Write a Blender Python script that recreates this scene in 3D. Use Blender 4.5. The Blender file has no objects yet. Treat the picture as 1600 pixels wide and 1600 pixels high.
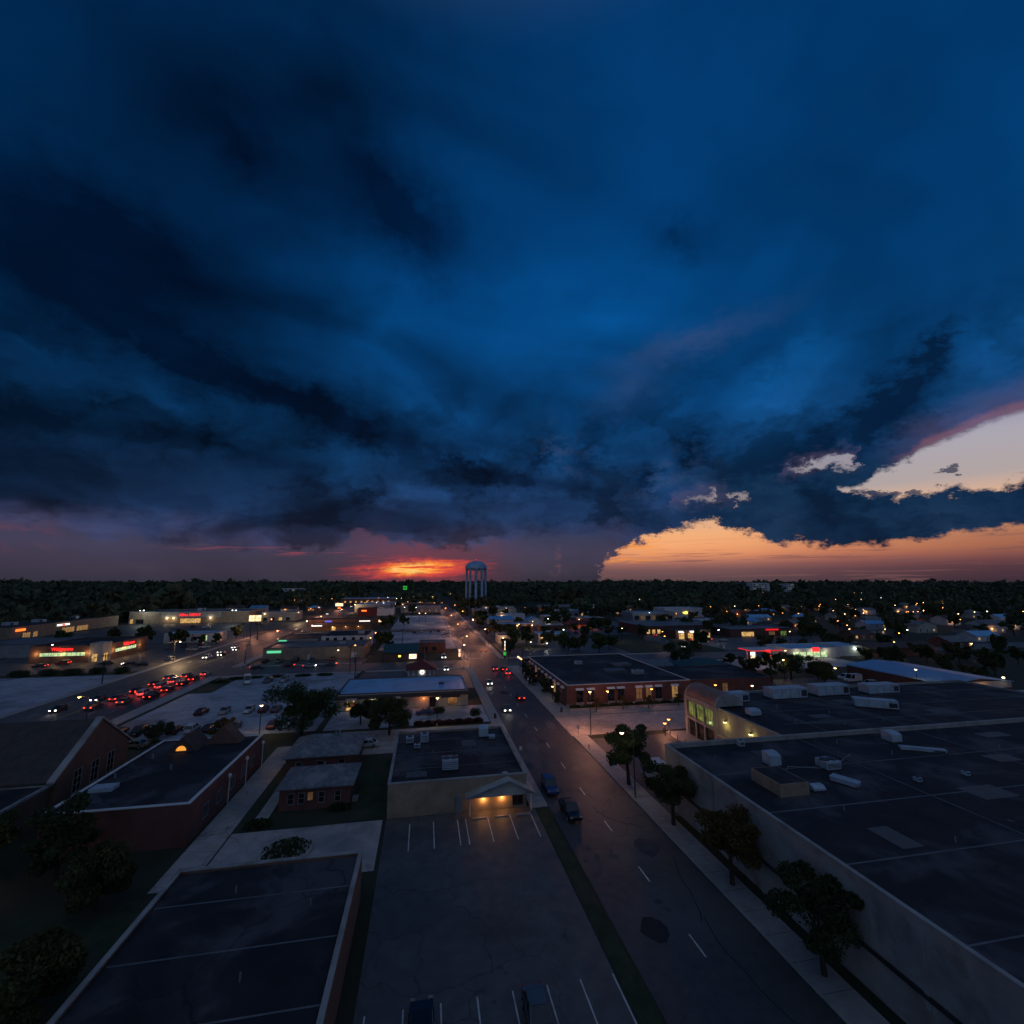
import bpy, bmesh, math, random
from mathutils import Vector, Matrix, noise as mnoise
R = math.radians
S = bpy.context.scene
COL = S.collection
random.seed(7)

# ------------------------------------------------------------------ camera
CAM_H = 32.0
cam = bpy.data.objects.new('camera', bpy.data.cameras.new('camera'))
COL.objects.link(cam)
cam.data.lens = 15.75
cam.data.sensor_width = 36.0
cam.data.clip_end = 20000
cam.data.clip_start = 0.5
cam.location = (0, 0, CAM_H)
cam.rotation_euler = (R(90 + 8.77), 0, R(-10.79))
S.camera = cam
S.view_settings.view_transform = 'Standard'
S.view_settings.look = 'None'
S.view_settings.exposure = 0.0
S.view_settings.gamma = 1.0
S.view_settings.use_curve_mapping = False
S.cycles.max_bounces = 4
S.cycles.diffuse_bounces = 1
S.cycles.glossy_bounces = 2
S.cycles.transparent_max_bounces = 4
S.cycles.caustics_reflective = False
S.cycles.caustics_refractive = False
S.cycles.sample_clamp_indirect = 2.0
S.cycles.use_light_tree = True
S.cycles.use_denoising = True
S.cycles.use_adaptive_sampling = True
S.cycles.adaptive_threshold = .025
S.cycles.adaptive_min_samples = 6
try:
    S.cycles.denoiser = 'OPENIMAGEDENOISE'
except Exception:
    pass

# ------------------------------------------------------------------ node maths
class G:
    """tiny expression builder over shader math nodes"""
    def __init__(s, nt): s.nt = nt; s.memo = {}
    def n(s, t, **kw):
        nd = s.nt.nodes.new(t)
        for k, v in kw.items(): setattr(nd, k, v)
        return nd
    def m(s, op, *a):
        key = (op,) + tuple(v.o if isinstance(v, E) else v for v in a)
        if key in s.memo: return s.memo[key]
        r = s.memo[key] = s.m_(op, *a)
        return r
    def m_(s, op, *a):
        nd = s.n('ShaderNodeMath', operation=op)
        for i, v in enumerate(a): s.put(nd.inputs[i], v)
        return E(s, nd.outputs[0])
    def put(s, sock, v):
        if isinstance(v, E): s.nt.links.new(v.o, sock)
        elif isinstance(v, bpy.types.NodeSocket): s.nt.links.new(v, sock)
        else: sock.default_value = v
    def xyz(s, x, y, z):
        nd = s.n('ShaderNodeCombineXYZ')
        for i, v in enumerate((x, y, z)): s.put(nd.inputs[i], v)
        return nd.outputs[0]
    def noise(s, vec, scale, detail=4, rough=.5, dist=0., dim='3D'):
        nd = s.n('ShaderNodeTexNoise', noise_dimensions=dim)
        s.put(nd.inputs['Vector'], vec)
        nd.inputs['Scale'].default_value = scale
        nd.inputs['Detail'].default_value = detail
        nd.inputs['Roughness'].default_value = rough
        nd.inputs['Distortion'].default_value = dist
        return E(s, nd.outputs[0])
    def ramp(s, x, pts, interp='LINEAR'):
        """colour ramp over any range of x: pts = [(x, (r,g,b) or value)]"""
        lo, hi = pts[0][0], pts[-1][0]
        nd = s.n('ShaderNodeValToRGB')
        s.put(nd.inputs[0], s.m('MULTIPLY_ADD', x, 1.0 / (hi - lo), -lo / (hi - lo)))
        r = nd.color_ramp; r.interpolation = interp
        while len(r.elements) < len(pts): r.elements.new(.5)
        for e, (p, c) in zip(r.elements, pts):
            e.position = (p - lo) / (hi - lo)
            if not isinstance(c, tuple): c = (c, c, c)
            e.color = (*c, 1)
        return nd.outputs[0]
    def curve(s, x, pts, vmax):
        """piecewise curve x -> value"""
        return E(s, s.val(s.ramp(x, [(p, (v + 6.0) / (vmax + 6.0)) for p, v in pts]))).fma(vmax + 6.0, -6.0)
    def val(s, c):
        nd = s.n('ShaderNodeSeparateColor'); s.put(nd.inputs[0], c); return nd.outputs[0]
    def mix(s, f, a, b, mode='MIX'):
        nd = s.n('ShaderNodeMix', data_type='RGBA', blend_type=mode)
        nd.clamp_factor = True
        s.put(nd.inputs[0], f)
        for i, v in ((6, a), (7, b)):
            if isinstance(v, tuple): v = (*v, 1) if len(v) == 3 else v
            s.put(nd.inputs[i], v)
        return nd.outputs[2]
    def sstep(s, x, a, b):
        nd = s.n('ShaderNodeMapRange', interpolation_type='SMOOTHSTEP')
        s.put(nd.inputs[0], x)
        nd.inputs[1].default_value = a; nd.inputs[2].default_value = b
        return E(s, nd.outputs[0])
    def gauss(s, x, c, w):
        """bell of half width w around c"""
        return s.sstep(s.m('ABSOLUTE', x - c), 1.95 * w, 0.0)
class E:
    def __init__(s, g, o): s.g, s.o = g, o
    def __add__(s, b): return s.g.m('ADD', s, b)
    def __radd__(s, b): return s.g.m('ADD', s, b)
    def __sub__(s, b): return s.g.m('SUBTRACT', s, b)
    def __rsub__(s, b): return s.g.m('SUBTRACT', b, s)
    def __mul__(s, b): return s.g.m('MULTIPLY', s, b)
    def __rmul__(s, b): return s.g.m('MULTIPLY', s, b)
    def __truediv__(s, b): return s.g.m('DIVIDE', s, b)
    def fma(s, a, b): return s.g.m('MULTIPLY_ADD', s, a, b)
    def min(s, b): return s.g.m('MINIMUM', s, b)
    def max(s, b): return s.g.m('MAXIMUM', s, b)

# ------------------------------------------------------------------ world: dusk sky under broken storm cloud
W = bpy.data.worlds.new('World'); S.world = W; W.use_nodes = True
nt = bpy.data.node_groups.new('dusk_sky', 'ShaderNodeTree'); g = G(nt)
SUN_AZ, SUN_EL = 2.0, 1.0            # degrees: beyond the far end of the street, just at the horizon
tc = g.n('ShaderNodeTexCoord').outputs['Generated']
sep = g.n('ShaderNodeSeparateXYZ'); g.put(sep.inputs[0], tc)
dx, dy, dz = (E(g, sep.outputs[i]) for i in range(3))
deg = 180 / math.pi
az0 = g.m('ARCTAN2', dx, dy) * deg
el0 = g.m('ARCSINE', dz.max(-1.0).min(1.0)) * deg
# cloud-edge warp: billows at two sizes
n1 = g.noise(g.xyz(az0 * .12, el0 * .20, 0), 1.0, 2, .55, 0, '2D')
n1b = g.noise(g.xyz(az0 * .12 + 31.0, el0 * .20, 0), 1.0, 2, .55, 0, '2D')
n2 = g.noise(g.xyz(az0 * .42, el0 * .70 + 9.0, 0), 1.0, 5, .68, 0, '2D')
n2b = g.noise(g.xyz(az0 * .42 + 57.0, el0 * .70, 0), 1.0, 5, .68, 0, '2D')
az = az0 + n1.fma(7.0, -3.5) + n2.fma(4.0, -2.0)
el = el0 + n1b.fma(3.0, -1.5) + n2b.fma(3.4, -1.7)
elc = el0 + n2b.fma(3.4, -1.7) + n1b.fma(.8, -0.4)           # crisper warp for the windows
azc = az0 + n2.fma(5.0, -2.5)

# 1 storm deck: blue, darker towards the left, a lilac murk near the horizon
deck = g.ramp(el0 + n1b.fma(5.0, -2.5), [(-2, (.040, .034, .056)), (1.5, (.052, .042, .070)), (4, (.040, .040, .088)), (7.5, (.012, .034, .100)),
     (14, (.0040, .034, .108)), (22, (.0020, .045, .155)), (32, (.0008, .053, .195)), (42, (.0006, .042, .158)), (58, (.0006, .032, .122)), (90, (.004, .050, .16))])
side = g.ramp(az0 + n1.fma(14.0, -7.0), [(-180, 1.5), (-110, 1.2), (-60, .50), (-38, .36), (-20, .50), (-8, .76), (6, 1.05), (30, 1.15), (52, .90), (75, .85), (120, 1.25), (180, 1.5)])
side_lo = g.mix(g.sstep(el0, 3.0, 14.0), (1, 1, 1), side)
deck = g.mix(1.0, deck, side_lo, 'MULTIPLY')
# 2 broad smooth folds of the deck, stretched across it, falling to the right on the left-hand side
pk = 1.0 / (dz.max(0.0) + .30) if False else g.m('DIVIDE', 1.0, dz.max(0.0) + .30)
fu, fv = dx * pk, dy * pk
fold = g.noise(g.xyz(fu * .75 + fv * .35, fv * 1.25 - fu * .35 + 4.3, 0), 1.7, 3, .45, .5, '2D')
deck = g.mix(g.sstep(az0, 45.0, -5.0) * .55 + .45, deck, g.mix(1.0, deck, g.ramp(fold, [(.30, .45), (.47, .86), (.60, 1.12), (.75, 1.42)]), 'MULTIPLY'))
puff = g.noise(g.xyz(az * .115 + 11.0, el * .17, 0), 1.0, 3, .5, .2, '2D')
deck = g.mix(g.sstep(el0, 30.0, 14.0) * .85, deck, g.mix(1.0, deck, g.ramp(puff, [(.33, .42), (.47, .92), (.60, 1.28), (.75, 1.6)]), 'MULTIPLY'))
wp = g.xyz(az0 + n1.fma(6.0, -3.0), el, 0)
wp2 = g.xyz(az0 + n1.fma(3.0, -1.5) + n2.fma(6.0, -3.0), el0 + n2b.fma(5.0, -2.5), 0)
def band(a0, e0, slope, w, l, amt, vec=None):
    """soft roll of cloud along a sloping line: centre, slope, half width, half length"""
    mp = g.n('ShaderNodeMapping', vector_type='TEXTURE')
    g.put(mp.inputs[0], vec or wp)
    mp.inputs[1].default_value = (a0, e0, 0); mp.inputs[2].default_value = (0, 0, math.atan(slope))
    mp.inputs[3].default_value = (l * 1.75, w * 1.75, 1)
    gr = g.n('ShaderNodeTexGradient', gradient_type='QUADRATIC_SPHERE'); g.put(gr.inputs[0], mp.outputs[0])
    return E(g, gr.outputs['Fac']) * (amt * 1.6)
dark = band(-24, 22.0, -.20, 2.7, 17, 1.0)
dark = dark + band(-10, 18.6, -.36, 1.9, 8, .85)
dark = dark + band(-34, 30.0, .05, 7.0, 17, .95) + band(-24, 42.0, -.2, 5.0, 14, .6)
dark = dark + band(-22, 14.3, -.22, 1.6, 7, .60)
dark = dark + band(-5, 42.0, -.45, 5.0, 14, .85)
dark = dark + band(12, 12.2, -.10, 1.7, 17, .45)
dark = dark + band(9, 20.5, .55, 2.4, 7, .38)
dark = dark + band(21, 16.5, 1.9, 1.9, 4.5, .60, wp2) + band(27, 12.5, 1.2, 2.1, 4.0, .62, wp2) + band(14, 15.5, 1.5, 1.5, 3.0, .60, wp2) + band(4, 14.5, -.3, 2.0, 9, .62, wp2) + band(33, 16.5, 2.2, 1.8, 4.0, .5, wp2) + band(-8, 10.5, -.2, 1.5, 8, .45, wp2)
dark = dark + band(33, 38.5, 3.0, 6.0, 2.4, .40)
deck = g.mix(dark.min(.92), deck, g.mix(1.0, deck, (.14, .22, .26), 'MULTIPLY'))
# lit shoulders between the rolls
lit = band(62, 18.5, .8, 4.0, 7, 1.3) + band(44, 21.0, .7, 3.6, 8, 1.2) + band(24, 31.0, .1, 7.0, 16, .42) + band(-17, 16.2, -.32, 1.8, 6, .55) + band(-28, 18.0, -.18, 1.5, 8, .30) + band(-6, 30.0, -1.4, 6.0, 5, .50) + band(-38, 20, -.2, 1.0, 4, .25)
deck = g.mix(1.0, deck, g.mix(lit.min(1.0), (1, 1, 1), (1.8, 1.75, 1.7)), 'MULTIPLY')
# a mauve sheen where thin cloud catches the last light, upper right
sheen = band(34, 27.5, .13, 1.5, 10, .6) + band(27, 23.5, .3, 2.6, 5, .35) + band(18, 16.0, 1.2, 4.5, 3.5, .45)*g.sstep(n2, .45, .62) + band(30, 12.0, .3, 3.0, 6, .5)*g.sstep(n2, .42, .6)
deck = g.mix(sheen.min(1.0) * .5, deck, (.045, .080, .185))
# 3 lilac-to-red murk below the deck edge
edge = g.ramp(az0, [(-60, .45), (-36, .52), (-20, .40), (-11, .42), (-8, .68), (-4, .52), (4, .44), (12, .60), (20, .62), (26, .5), (70, .5)])
ev = E(g, g.val(edge)) * 10.0
low = g.sstep(ev - elc, -.2, 1.0)
murk = g.ramp(el0, [(0, (.032, .029, .048)), (1.5, (.044, .037, .062)), (3.5, (.054, .047, .086)), (6, (.040, .047, .098))])
warmth = g.gauss(az0, 0.0, 7.0) * .5 + g.gauss(az0, -38.0, 3.0) * g.sstep(n2, .4, .65) * .3 * g.gauss(el0, 4.0, 1.2)
murk = g.mix(warmth.min(.75), murk, (.25, .050, .065))
deck = g.mix(low * g.sstep(az0, 32.0, 22.0) * .85, deck, murk)
# 4 sunset slot behind the water tower: red with orange streaks
strk = g.noise(g.xyz(az0 * .17, el0 * 2.1 - az0 * .10, 0), 1.0, 4, .58, .3, '2D')
q = g.m('SQRT', g.m('POWER', (az0 + 1.0) * (1 / 9.0), 2.0) + g.m('POWER', (el0 - 1.55 - (az0 + 1.0) * .055) * (1 / 1.6), 2.0))
slot = g.sstep(q + strk.fma(1.3, -0.65) + n2.fma(.6, -0.3), 1.15, .25)
fire = g.ramp(slot * .72 + strk.fma(2.6, -1.3) * slot + .06, [(.0, (.22, .040, .060)), (.30, (.50, .050, .060)), (.55, (.80, .10, .045)), (.78, (1.0, .30, .05)), (1.0, (1.1, .60, .16))])
deck = g.mix(slot, deck, fire)
pink = g.gauss(el0 + az0 * .01, 3.2, .35) * g.gauss(az0, -14.0, 9.0) * g.sstep(strk, .5, .62)
deck = g.mix(pink * .6, deck, (.34, .06, .085))
plume = g.gauss(az0 + n2.fma(1.5, -0.75), 16.3, .55) * g.gauss(el0, 2.6, 1.3) * g.sstep(n2, .47, .56)
deck = g.mix(plume * .45, deck, (.36, .12, .11))
# 5 clear windows to the right
def window(top, bot, soft, vmax=24.0, a=azc, e=elc):
    U = g.curve(a, top, vmax); L = g.curve(a, bot, vmax)
    return g.sstep((U - e).min(e - L), -.02, soft)
w_or = window([(20.6, -3), (21.6, 1.6), (22.4, 2.6), (24.5, 4.3), (27, 5.6), (30, 6.5), (33, 7.3), (35.5, 7.6), (37, 6.4), (41, 4.9), (48, 3.7), (54, 4.4), (60, 5.2), (66, 4.6), (76, -3)],
              [(20.6, -2), (23, -2), (30, -3), (40, -4), (60, -4), (76, -4)], .9)
els = el0 + n1b.fma(1.2, -.6) + n2b.fma(.5, -.25)          # smooth upper edge of the far anvil
pu = g.curve(azc, [(46.5, 0), (48, 9.6), (50, 10.4), (51.5, 11.4), (54, 12.7), (59, 14.0), (66, 15.2), (74, 14), (80, 0)], 24.0)
w_pale = g.sstep((pu - els).min(elc - g.curve(azc, [(46.5, 9.0), (49, 8.6), (52, 7.7), (58, 7.8), (66, 8.2), (80, 10)], 24.0)), -.05, .75)
w_s1 = window([(40.8, 0), (42.5, 12.4), (45.5, 13.1), (48.2, 13.5), (49.4, 12.4), (50.5, 0)], [(40.8, 12), (44, 11.9), (47, 11.2), (50.5, 12)], .7)
w_s2 = window([(29.5, 0), (31.5, 9.6), (34, 10.4), (35.6, 11), (36.5, 0)], [(29.5, 9.6), (33, 8.9), (36.5, 8.8)], 1.0)
w_s3 = window([(36.7, 0), (37.4, 10.6), (38.5, 10.4), (39.2, 0)], [(36.7, 8), (38, 8.6), (39.2, 9)], .8)
warm = g.ramp(el0, [(0, (.085, .055, .065)), (1.3, (.175, .085, .090)), (1.9, (.30, .125, .108)), (2.5, (.52, .20, .125)), (3.2, (.76, .30, .14)), (4.2, (.86, .38, .17)), (5.5, (.88, .43, .20)), (7.5, (.74, .44, .28)), (9.5, (.44, .37, .36)), (13, (.40, .38, .44)), (16, (.30, .26, .40))])
fade = g.ramp(az0, [(20, (1, 1, 1)), (30, (1.08, 1.06, 1.02)), (38, (1.0, .97, .96)), (46, (.78, .71, .78)), (58, (.52, .47, .58)), (90, (.22, .22, .36))])
warm = g.mix(g.sstep(el0, 7.0, 4.0), warm, g.mix(1.0, warm, fade, 'MULTIPLY'))
warm = g.mix(g.gauss(az0, 24.5, 3.5) * g.sstep(strk, .42, .66) * g.sstep(el0, 1.8, 2.8) * .75, warm, (.95, .32, .045))
strk2 = g.noise(g.xyz(az0 * .11 + 23.0, el0 * 3.1 - az0 * .03, 0), 1.0, 4, .6, .4, '2D')
warm = g.mix(g.sstep(strk2, .54, .68) * g.sstep(el0, 5.5, 2.0) * .62, warm, (.19, .085, .085))
clouds = deck
cum = g.ramp(puff + n2.fma(.35, -0.175), [(.35, (.0024, .012, .036)), (.5, (.0036, .020, .056)), (.68, (.008, .032, .080))])
region = g.sstep(az0 + n1.fma(6.0, -3.0), 30.0, 37.0) * g.sstep(el0 + n1b.fma(4.0, -2.0), 14.5, 11.0)
clouds = g.mix(region * .92, clouds, cum)
col_a = band(52.0, 16.5, 1.05, 2.1, 5.6, 1.4, wp2) + band(56.5, 21.5, .9, 1.1, 2.6, .8, wp2) + band(46.5, 15.0, .5, 1.3, 3.4, .7, wp2)
clouds = g.mix(col_a.min(1.0) * .92, clouds, (.0012, .0115, .040))
big = g.sstep((g.curve(az, [(17, 0), (20, 8.2), (28, 9.0), (32, 9.0), (34, 0)], 24.0) - el).min(el - g.curve(az, [(17, 9), (22, 6.9), (30, 7.3), (34, 8.5)], 24.0)), -.3, 1.2)
clouds = g.mix(big * .6, clouds, cum)
rimp = g.gauss(els - pu, .1, .42) * g.sstep(az0, 51.0, 55.0)
veil = g.gauss(els - pu, .9, 1.3) * g.sstep(az0, 50.0, 56.0)
clouds = g.mix(veil * .38, clouds, (.105, .085, .175))
clouds = g.mix(rimp * .32, clouds, (.42, .17, .19))
halo = (window([(40, 0), (42, 13.2), (46, 14.3), (49, 14.4), (51, 0)], [(40, 11), (45, 10.8), (51, 11)], 2.0) * .30
        + window([(28, 0), (30.5, 11.5), (35, 12.3), (38, 11), (40, 0)], [(28, 8), (34, 8), (40, 8)], 2.5) * .22)
clouds = g.mix(halo, clouds, (.20, .13, .22))
clear = (w_or * .98).max(w_pale).max(w_s1 * .72).max(w_s2 * .55).max(w_s3 * .55)
skyc = g.mix(clear, clouds, warm)
small = (g.gauss(azc, 55.6, .7) * g.gauss(elc, 10.2, .38)).max(g.gauss(azc, 50.7, 1.3) * g.gauss(elc, 8.4, .34)).max(g.gauss(azc, 53.6, 1.0) * g.gauss(elc, 8.3, .3))
skyc = g.mix(g.sstep(small, .28, .60) * .85, skyc, (.035, .045, .085))
# below the horizon: dull ground colour
skyc = g.mix(g.sstep(el0, -.6, -3.0), skyc, (.006, .008, .012))
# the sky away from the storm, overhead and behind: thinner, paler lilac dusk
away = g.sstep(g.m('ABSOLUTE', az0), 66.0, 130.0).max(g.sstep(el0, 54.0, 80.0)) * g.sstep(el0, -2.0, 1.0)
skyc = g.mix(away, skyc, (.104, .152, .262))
# physical clear-dusk air added faintly through the cloud
ns = g.n('ShaderNodeTexSky', sky_type='NISHITA'); ns.sun_disc = False
ns.sun_elevation = R(SUN_EL); ns.sun_rotation = R(SUN_AZ)
skyx = g.n('ShaderNodeVectorMath', operation='SCALE'); g.put(skyx.inputs[0], skyc); skyx.inputs[3].default_value = 10.0
nsx = g.n('ShaderNodeVectorMath', operation='SCALE'); g.put(nsx.inputs[0], ns.outputs[0]); nsx.inputs[3].default_value = .004
addv = g.n('ShaderNodeVectorMath', operation='ADD'); g.put(addv.inputs[0], skyx.outputs[0]); g.put(addv.inputs[1], nsx.outputs[0])
nt.interface.new_socket('Color', in_out='OUTPUT', socket_type='NodeSocketColor')
g.put(g.n('NodeGroupOutput').inputs[0], addv.outputs[0])
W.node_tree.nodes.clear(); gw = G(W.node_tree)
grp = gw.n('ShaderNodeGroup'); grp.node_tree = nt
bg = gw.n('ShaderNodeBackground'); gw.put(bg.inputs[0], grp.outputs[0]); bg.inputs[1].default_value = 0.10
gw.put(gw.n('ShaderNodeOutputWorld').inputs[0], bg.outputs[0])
W.cycles.sampling_method = 'NONE'

# the sun itself has set behind cloud: only a faint, wide, red remnant of it comes along the street
sl = bpy.data.lights.new('sun', 'SUN'); sl.energy = 0.02; sl.angle = R(12); sl.color = (1, .45, .25)
sun = bpy.data.objects.new('sun', sl); COL.objects.link(sun)
sun.rotation_euler = (R(90 - 3.0), 0, R(180 - SUN_AZ))

# ------------------------------------------------------------------ materials (all procedural, world-space noise)
MATS = {}
def pm(name, c1, c2=None, scale=1.0, rough=.8, bump=0., metal=0., spec=.4, detail=5, stain=None, stain_scale=.12, crack=0., crack_scale=.16):
    m = bpy.data.materials.new(name); m.use_nodes = True; t = m.node_tree
    b = t.nodes['Principled BSDF']; b.inputs['Roughness'].default_value = rough; b.inputs['Metallic'].default_value = metal
    b.inputs['Specular IOR Level'].default_value = spec
    k = G(t)
    pos = k.n('ShaderNodeNewGeometry').outputs['Position']
    c2 = c2 or tuple(v * .7 for v in c1)
    nz = k.noise(pos, scale, detail, .6)
    col = k.ramp(nz, [(.32, c2), (.66, c1)])
    if stain:
        n3 = k.noise(pos, stain_scale, 4, .6, .4)
        col = k.mix(k.sstep(n3, .46, .66), col, stain)
    if crack:
        vo = k.n('ShaderNodeTexVoronoi', feature='DISTANCE_TO_EDGE'); vo.inputs['Scale'].default_value = crack_scale
        wv = k.n('ShaderNodeVectorMath', operation='ADD'); nn = k.n('ShaderNodeTexNoise'); nn.inputs['Scale'].default_value = .5; k.put(nn.inputs['Vector'], pos)
        sc_ = k.n('ShaderNodeVectorMath', operation='SCALE'); k.put(sc_.inputs[0], nn.outputs[1]); sc_.inputs[3].default_value = 2.2
        k.put(wv.inputs[0], pos); k.put(wv.inputs[1], sc_.outputs[0]); k.put(vo.inputs['Vector'], wv.outputs[0])
        ln = k.sstep(E(k, vo.outputs['Distance']), .016, .004) * k.sstep(k.noise(pos, .035, 3, .5), .40, .55) * crack
        col = k.mix(ln, col, tuple(v * .32 for v in c2))
        spots = k.sstep(k.noise(pos, .42, 2, .5), .66, .74) * .5
        col = k.mix(spots, col, tuple(v * .5 for v in c2))
    k.put(b.inputs['Base Color'], col)
    if bump:
        bp = k.n('ShaderNodeBump'); bp.inputs['Strength'].default_value = bump; bp.inputs['Distance'].default_value = .03
        k.put(bp.inputs['Height'], nz.o); k.put(b.inputs['Normal'], bp.outputs[0])
    MATS[name] = m
    return m
def em(name, c, s, vary=0.0, vscale=1.5, c2=None):
    m = bpy.data.materials.new(name); m.use_nodes = True; t = m.node_tree
    b = t.nodes['Principled BSDF']; b.inputs['Base Color'].default_value = (*[v * .3 for v in c], 1)
    b.inputs['Emission Color'].default_value = (*c, 1); b.inputs['Emission Strength'].default_value = s
    b.inputs['Roughness'].default_value = .4
    if vary:
        k = G(t); pos = k.n('ShaderNodeNewGeometry').outputs['Position']
        nz = k.noise(pos, vscale, 3, .6)
        k.put(b.inputs['Emission Color'], k.ramp(nz, [(.38, c2 or tuple(v * (1 - vary) for v in c)), (.6, c)]))
    MATS[name] = m
    return m
def brickm(name, c1, c2, mortar=(.22, .20, .18), sc=1.0):
    m = bpy.data.materials.new(name); m.use_nodes = True; t = m.node_tree; k = G(t)
    b = t.nodes['Principled BSDF']; b.inputs['Roughness'].default_value = .9
    geo = k.n('ShaderNodeNewGeometry')
    sp = k.n('ShaderNodeSeparateXYZ'); k.put(sp.inputs[0], geo.outputs['Position'])
    v = k.xyz(E(k, sp.outputs[0]) + E(k, sp.outputs[1]), sp.outputs[2], 0)
    br = k.n('ShaderNodeTexBrick'); k.put(br.inputs['Vector'], v)
    br.inputs['Color1'].default_value = (*c1, 1); br.inputs['Color2'].default_value = (*c2, 1); br.inputs['Mortar'].default_value = (*mortar, 1)
    br.inputs['Scale'].default_value = 4.0 * sc; br.inputs['Mortar Size'].default_value = .012
    nz = k.noise(geo.outputs['Position'], .5, 4, .6)
    k.put(b.inputs['Base Color'], k.mix(1.0, br.outputs[0], k.ramp(nz, [(.3, .7), (.7, 1.15)]), 'MULTIPLY'))
    MATS[name] = m
    return m
pm('asphalt', (.066, .064, .064), (.042, .041, .042), .9, .60, .25, stain=(.095, .091, .088), stain_scale=.05, crack=.55)
pm('asphalt_old', (.115, .108, .104), (.075, .071, .069), .7, .60, .25, stain=(.060, .058, .057), stain_scale=.06, crack=.55)
pm('concrete', (.46, .39, .345), (.34, .285, .25), .6, .7, .2, stain=(.21, .195, .185), stain_scale=.08, crack=.8, crack_scale=.22)
pm('lot', (.38, .41, .45), (.26, .28, .305), .35, .65, .2, stain=(.17, .18, .195), stain_scale=.07, crack=.55, crack_scale=.14)
pm('walk', (.34, .32, .30), (.25, .235, .22), .8, .8, .2)
pm('kerb', (.40, .38, .36), (.28, .27, .25), 1.2, .8)
pm('paint', (.70, .69, .64), (.40, .39, .36), 1.4, .6)
pm('yellowpaint', (.55, .40, .08), (.30, .22, .06), 1.4, .6)
pm('earth', (.035, .040, .020), (.018, .024, .012), .12, .95, .3, stain=(.045, .040, .028), stain_scale=.02)
pm('grass', (.038, .055, .022), (.018, .028, .012), .6, .95, .5, stain=(.050, .044, .026), stain_scale=.22)
pm('roof_dark', (.030, .029, .033), (.017, .017, .020), .25, .8, .15, spec=.25, stain=(.080, .073, .077), stain_scale=.13, crack=.5, crack_scale=.10)
pm('roof_grey', (.16, .165, .17), (.10, .105, .11), .3, .6, .1, stain=(.08, .08, .085), stain_scale=.12)
pm('roof_bluewhite', (.22, .46, .68), (.16, .36, .55), .4, .42, .05, spec=.5, stain=(.14, .29, .44), stain_scale=.2)
pm('roof_metal', (.20, .40, .62), (.15, .32, .50), .3, .35, .05, metal=.3, spec=.5)
pm('roof_red', (.16, .028, .022), (.10, .018, .016), .8, .7, .1)
pm('roof_teal', (.03, .085, .085), (.02, .055, .06), .8, .7, .1)
pm('roof_brown', (.075, .058, .050), (.045, .036, .032), .9, .85, .2)
pm('shingle', (.17, .175, .18), (.09, .092, .10), 1.6, .85, .4, stain=(.22, .22, .215), stain_scale=.5)
brickm('brick_red', (.155, .046, .034), (.105, .031, .024))
brickm('brick_tan', (.34, .25, .17), (.27, .19, .125), (.30, .27, .22))
brickm('brick_dark', (.12, .045, .035), (.085, .032, .026), (.12, .10, .09))
brickm('brick_brown', (.17, .085, .055), (.12, .060, .040), (.17, .14, .12))
pm('plaster', (.46, .43, .38), (.36, .33, .29), .5, .85, .1, stain=(.30, .27, .23), stain_scale=.3)
pm('white_wall', (.58, .57, .56), (.46, .45, .44), .5, .8, .1)
pm('grey_wall', (.27, .265, .26), (.19, .19, .19), .6, .85, .1)
pm('panel_concrete', (.36, .345, .32), (.26, .25, .235), .4, .8, .2, stain=(.22, .20, .18), stain_scale=.35)
pm('copper', (.30, .19, .14), (.21, .125, .095), .5, .5, .1, metal=.2)
pm('trim_white', (.66, .65, .63), (.52, .51, .50), 1., .6)
pm('trim_dark', (.05, .045, .045), (.03, .028, .028), 1., .5)
pm('metal_grey', (.30, .31, .32), (.20, .21, .22), .8, .45, metal=.4)
pm('metal_dark', (.06, .06, .065), (.04, .04, .045), .8, .5, metal=.4)
pm('hvac', (.42, .50, .56), (.30, .36, .41), .8, .5, .05, metal=.15)
pm('tower_paint', (.26, .43, .60), (.20, .35, .50), .15, .45, .05, stain=(.16, .28, .40), stain_scale=.12)
pm('glass_dark', (.015, .018, .022), (.010, .012, .015), .4, .12, spec=.7)
pm('rubber', (.02, .02, .02), (.012, .012, .012), 1., .9)
pm('bark', (.060, .042, .030), (.030, .022, .016), 3., .95, .6)
for nm, a, b in (('leaf_a', (.055, .085, .028), (.026, .045, .016)), ('leaf_b', (.045, .070, .026), (.020, .034, .014)),
                 ('leaf_c', (.075, .080, .028), (.038, .042, .016)), ('leaf_red', (.085, .030, .025), (.045, .016, .015)), ('leaf_gold', (.13, .085, .025), (.07, .045, .015)),
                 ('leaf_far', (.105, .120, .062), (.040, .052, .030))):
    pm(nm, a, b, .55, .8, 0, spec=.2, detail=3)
CARP = {}
for nm, c in (('white', (.62, .62, .62)), ('silver', (.36, .37, .38)), ('black', (.012, .012, .014)), ('grey', (.10, .105, .11)), ('blue', (.025, .055, .16)), ('red', (.22, .015, .012)), ('tan', (.30, .25, .17)), ('maroon', (.09, .015, .018)), ('green', (.02, .05, .035))):
    CARP[nm] = pm('carpaint_' + nm, c, tuple(v * .9 for v in c), .5, .28, metal=.2, spec=.6)
em('e_sodium', (1, .36, .07), 9.); em('e_warm', (1, .62, .28), 10.); em('e_white', (.90, 1, .92), 14.)
em('e_head', (1, .93, .80), 9.); em('e_tail', (1, .04, .02), 5.); em('e_tail_dim', (.5, .012, .01), .03); em('e_head_off', (.5, .5, .5), .02)
em('e_red', (1, .02, .02), 2.2); em('e_redtube', (1, .02, .025), .8); em('e_orange', (1, .16, .02), 2.2); em('e_green', (.06, .9, .10), .45); em('e_greenb', (.16, .85, .42), .8)
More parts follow.
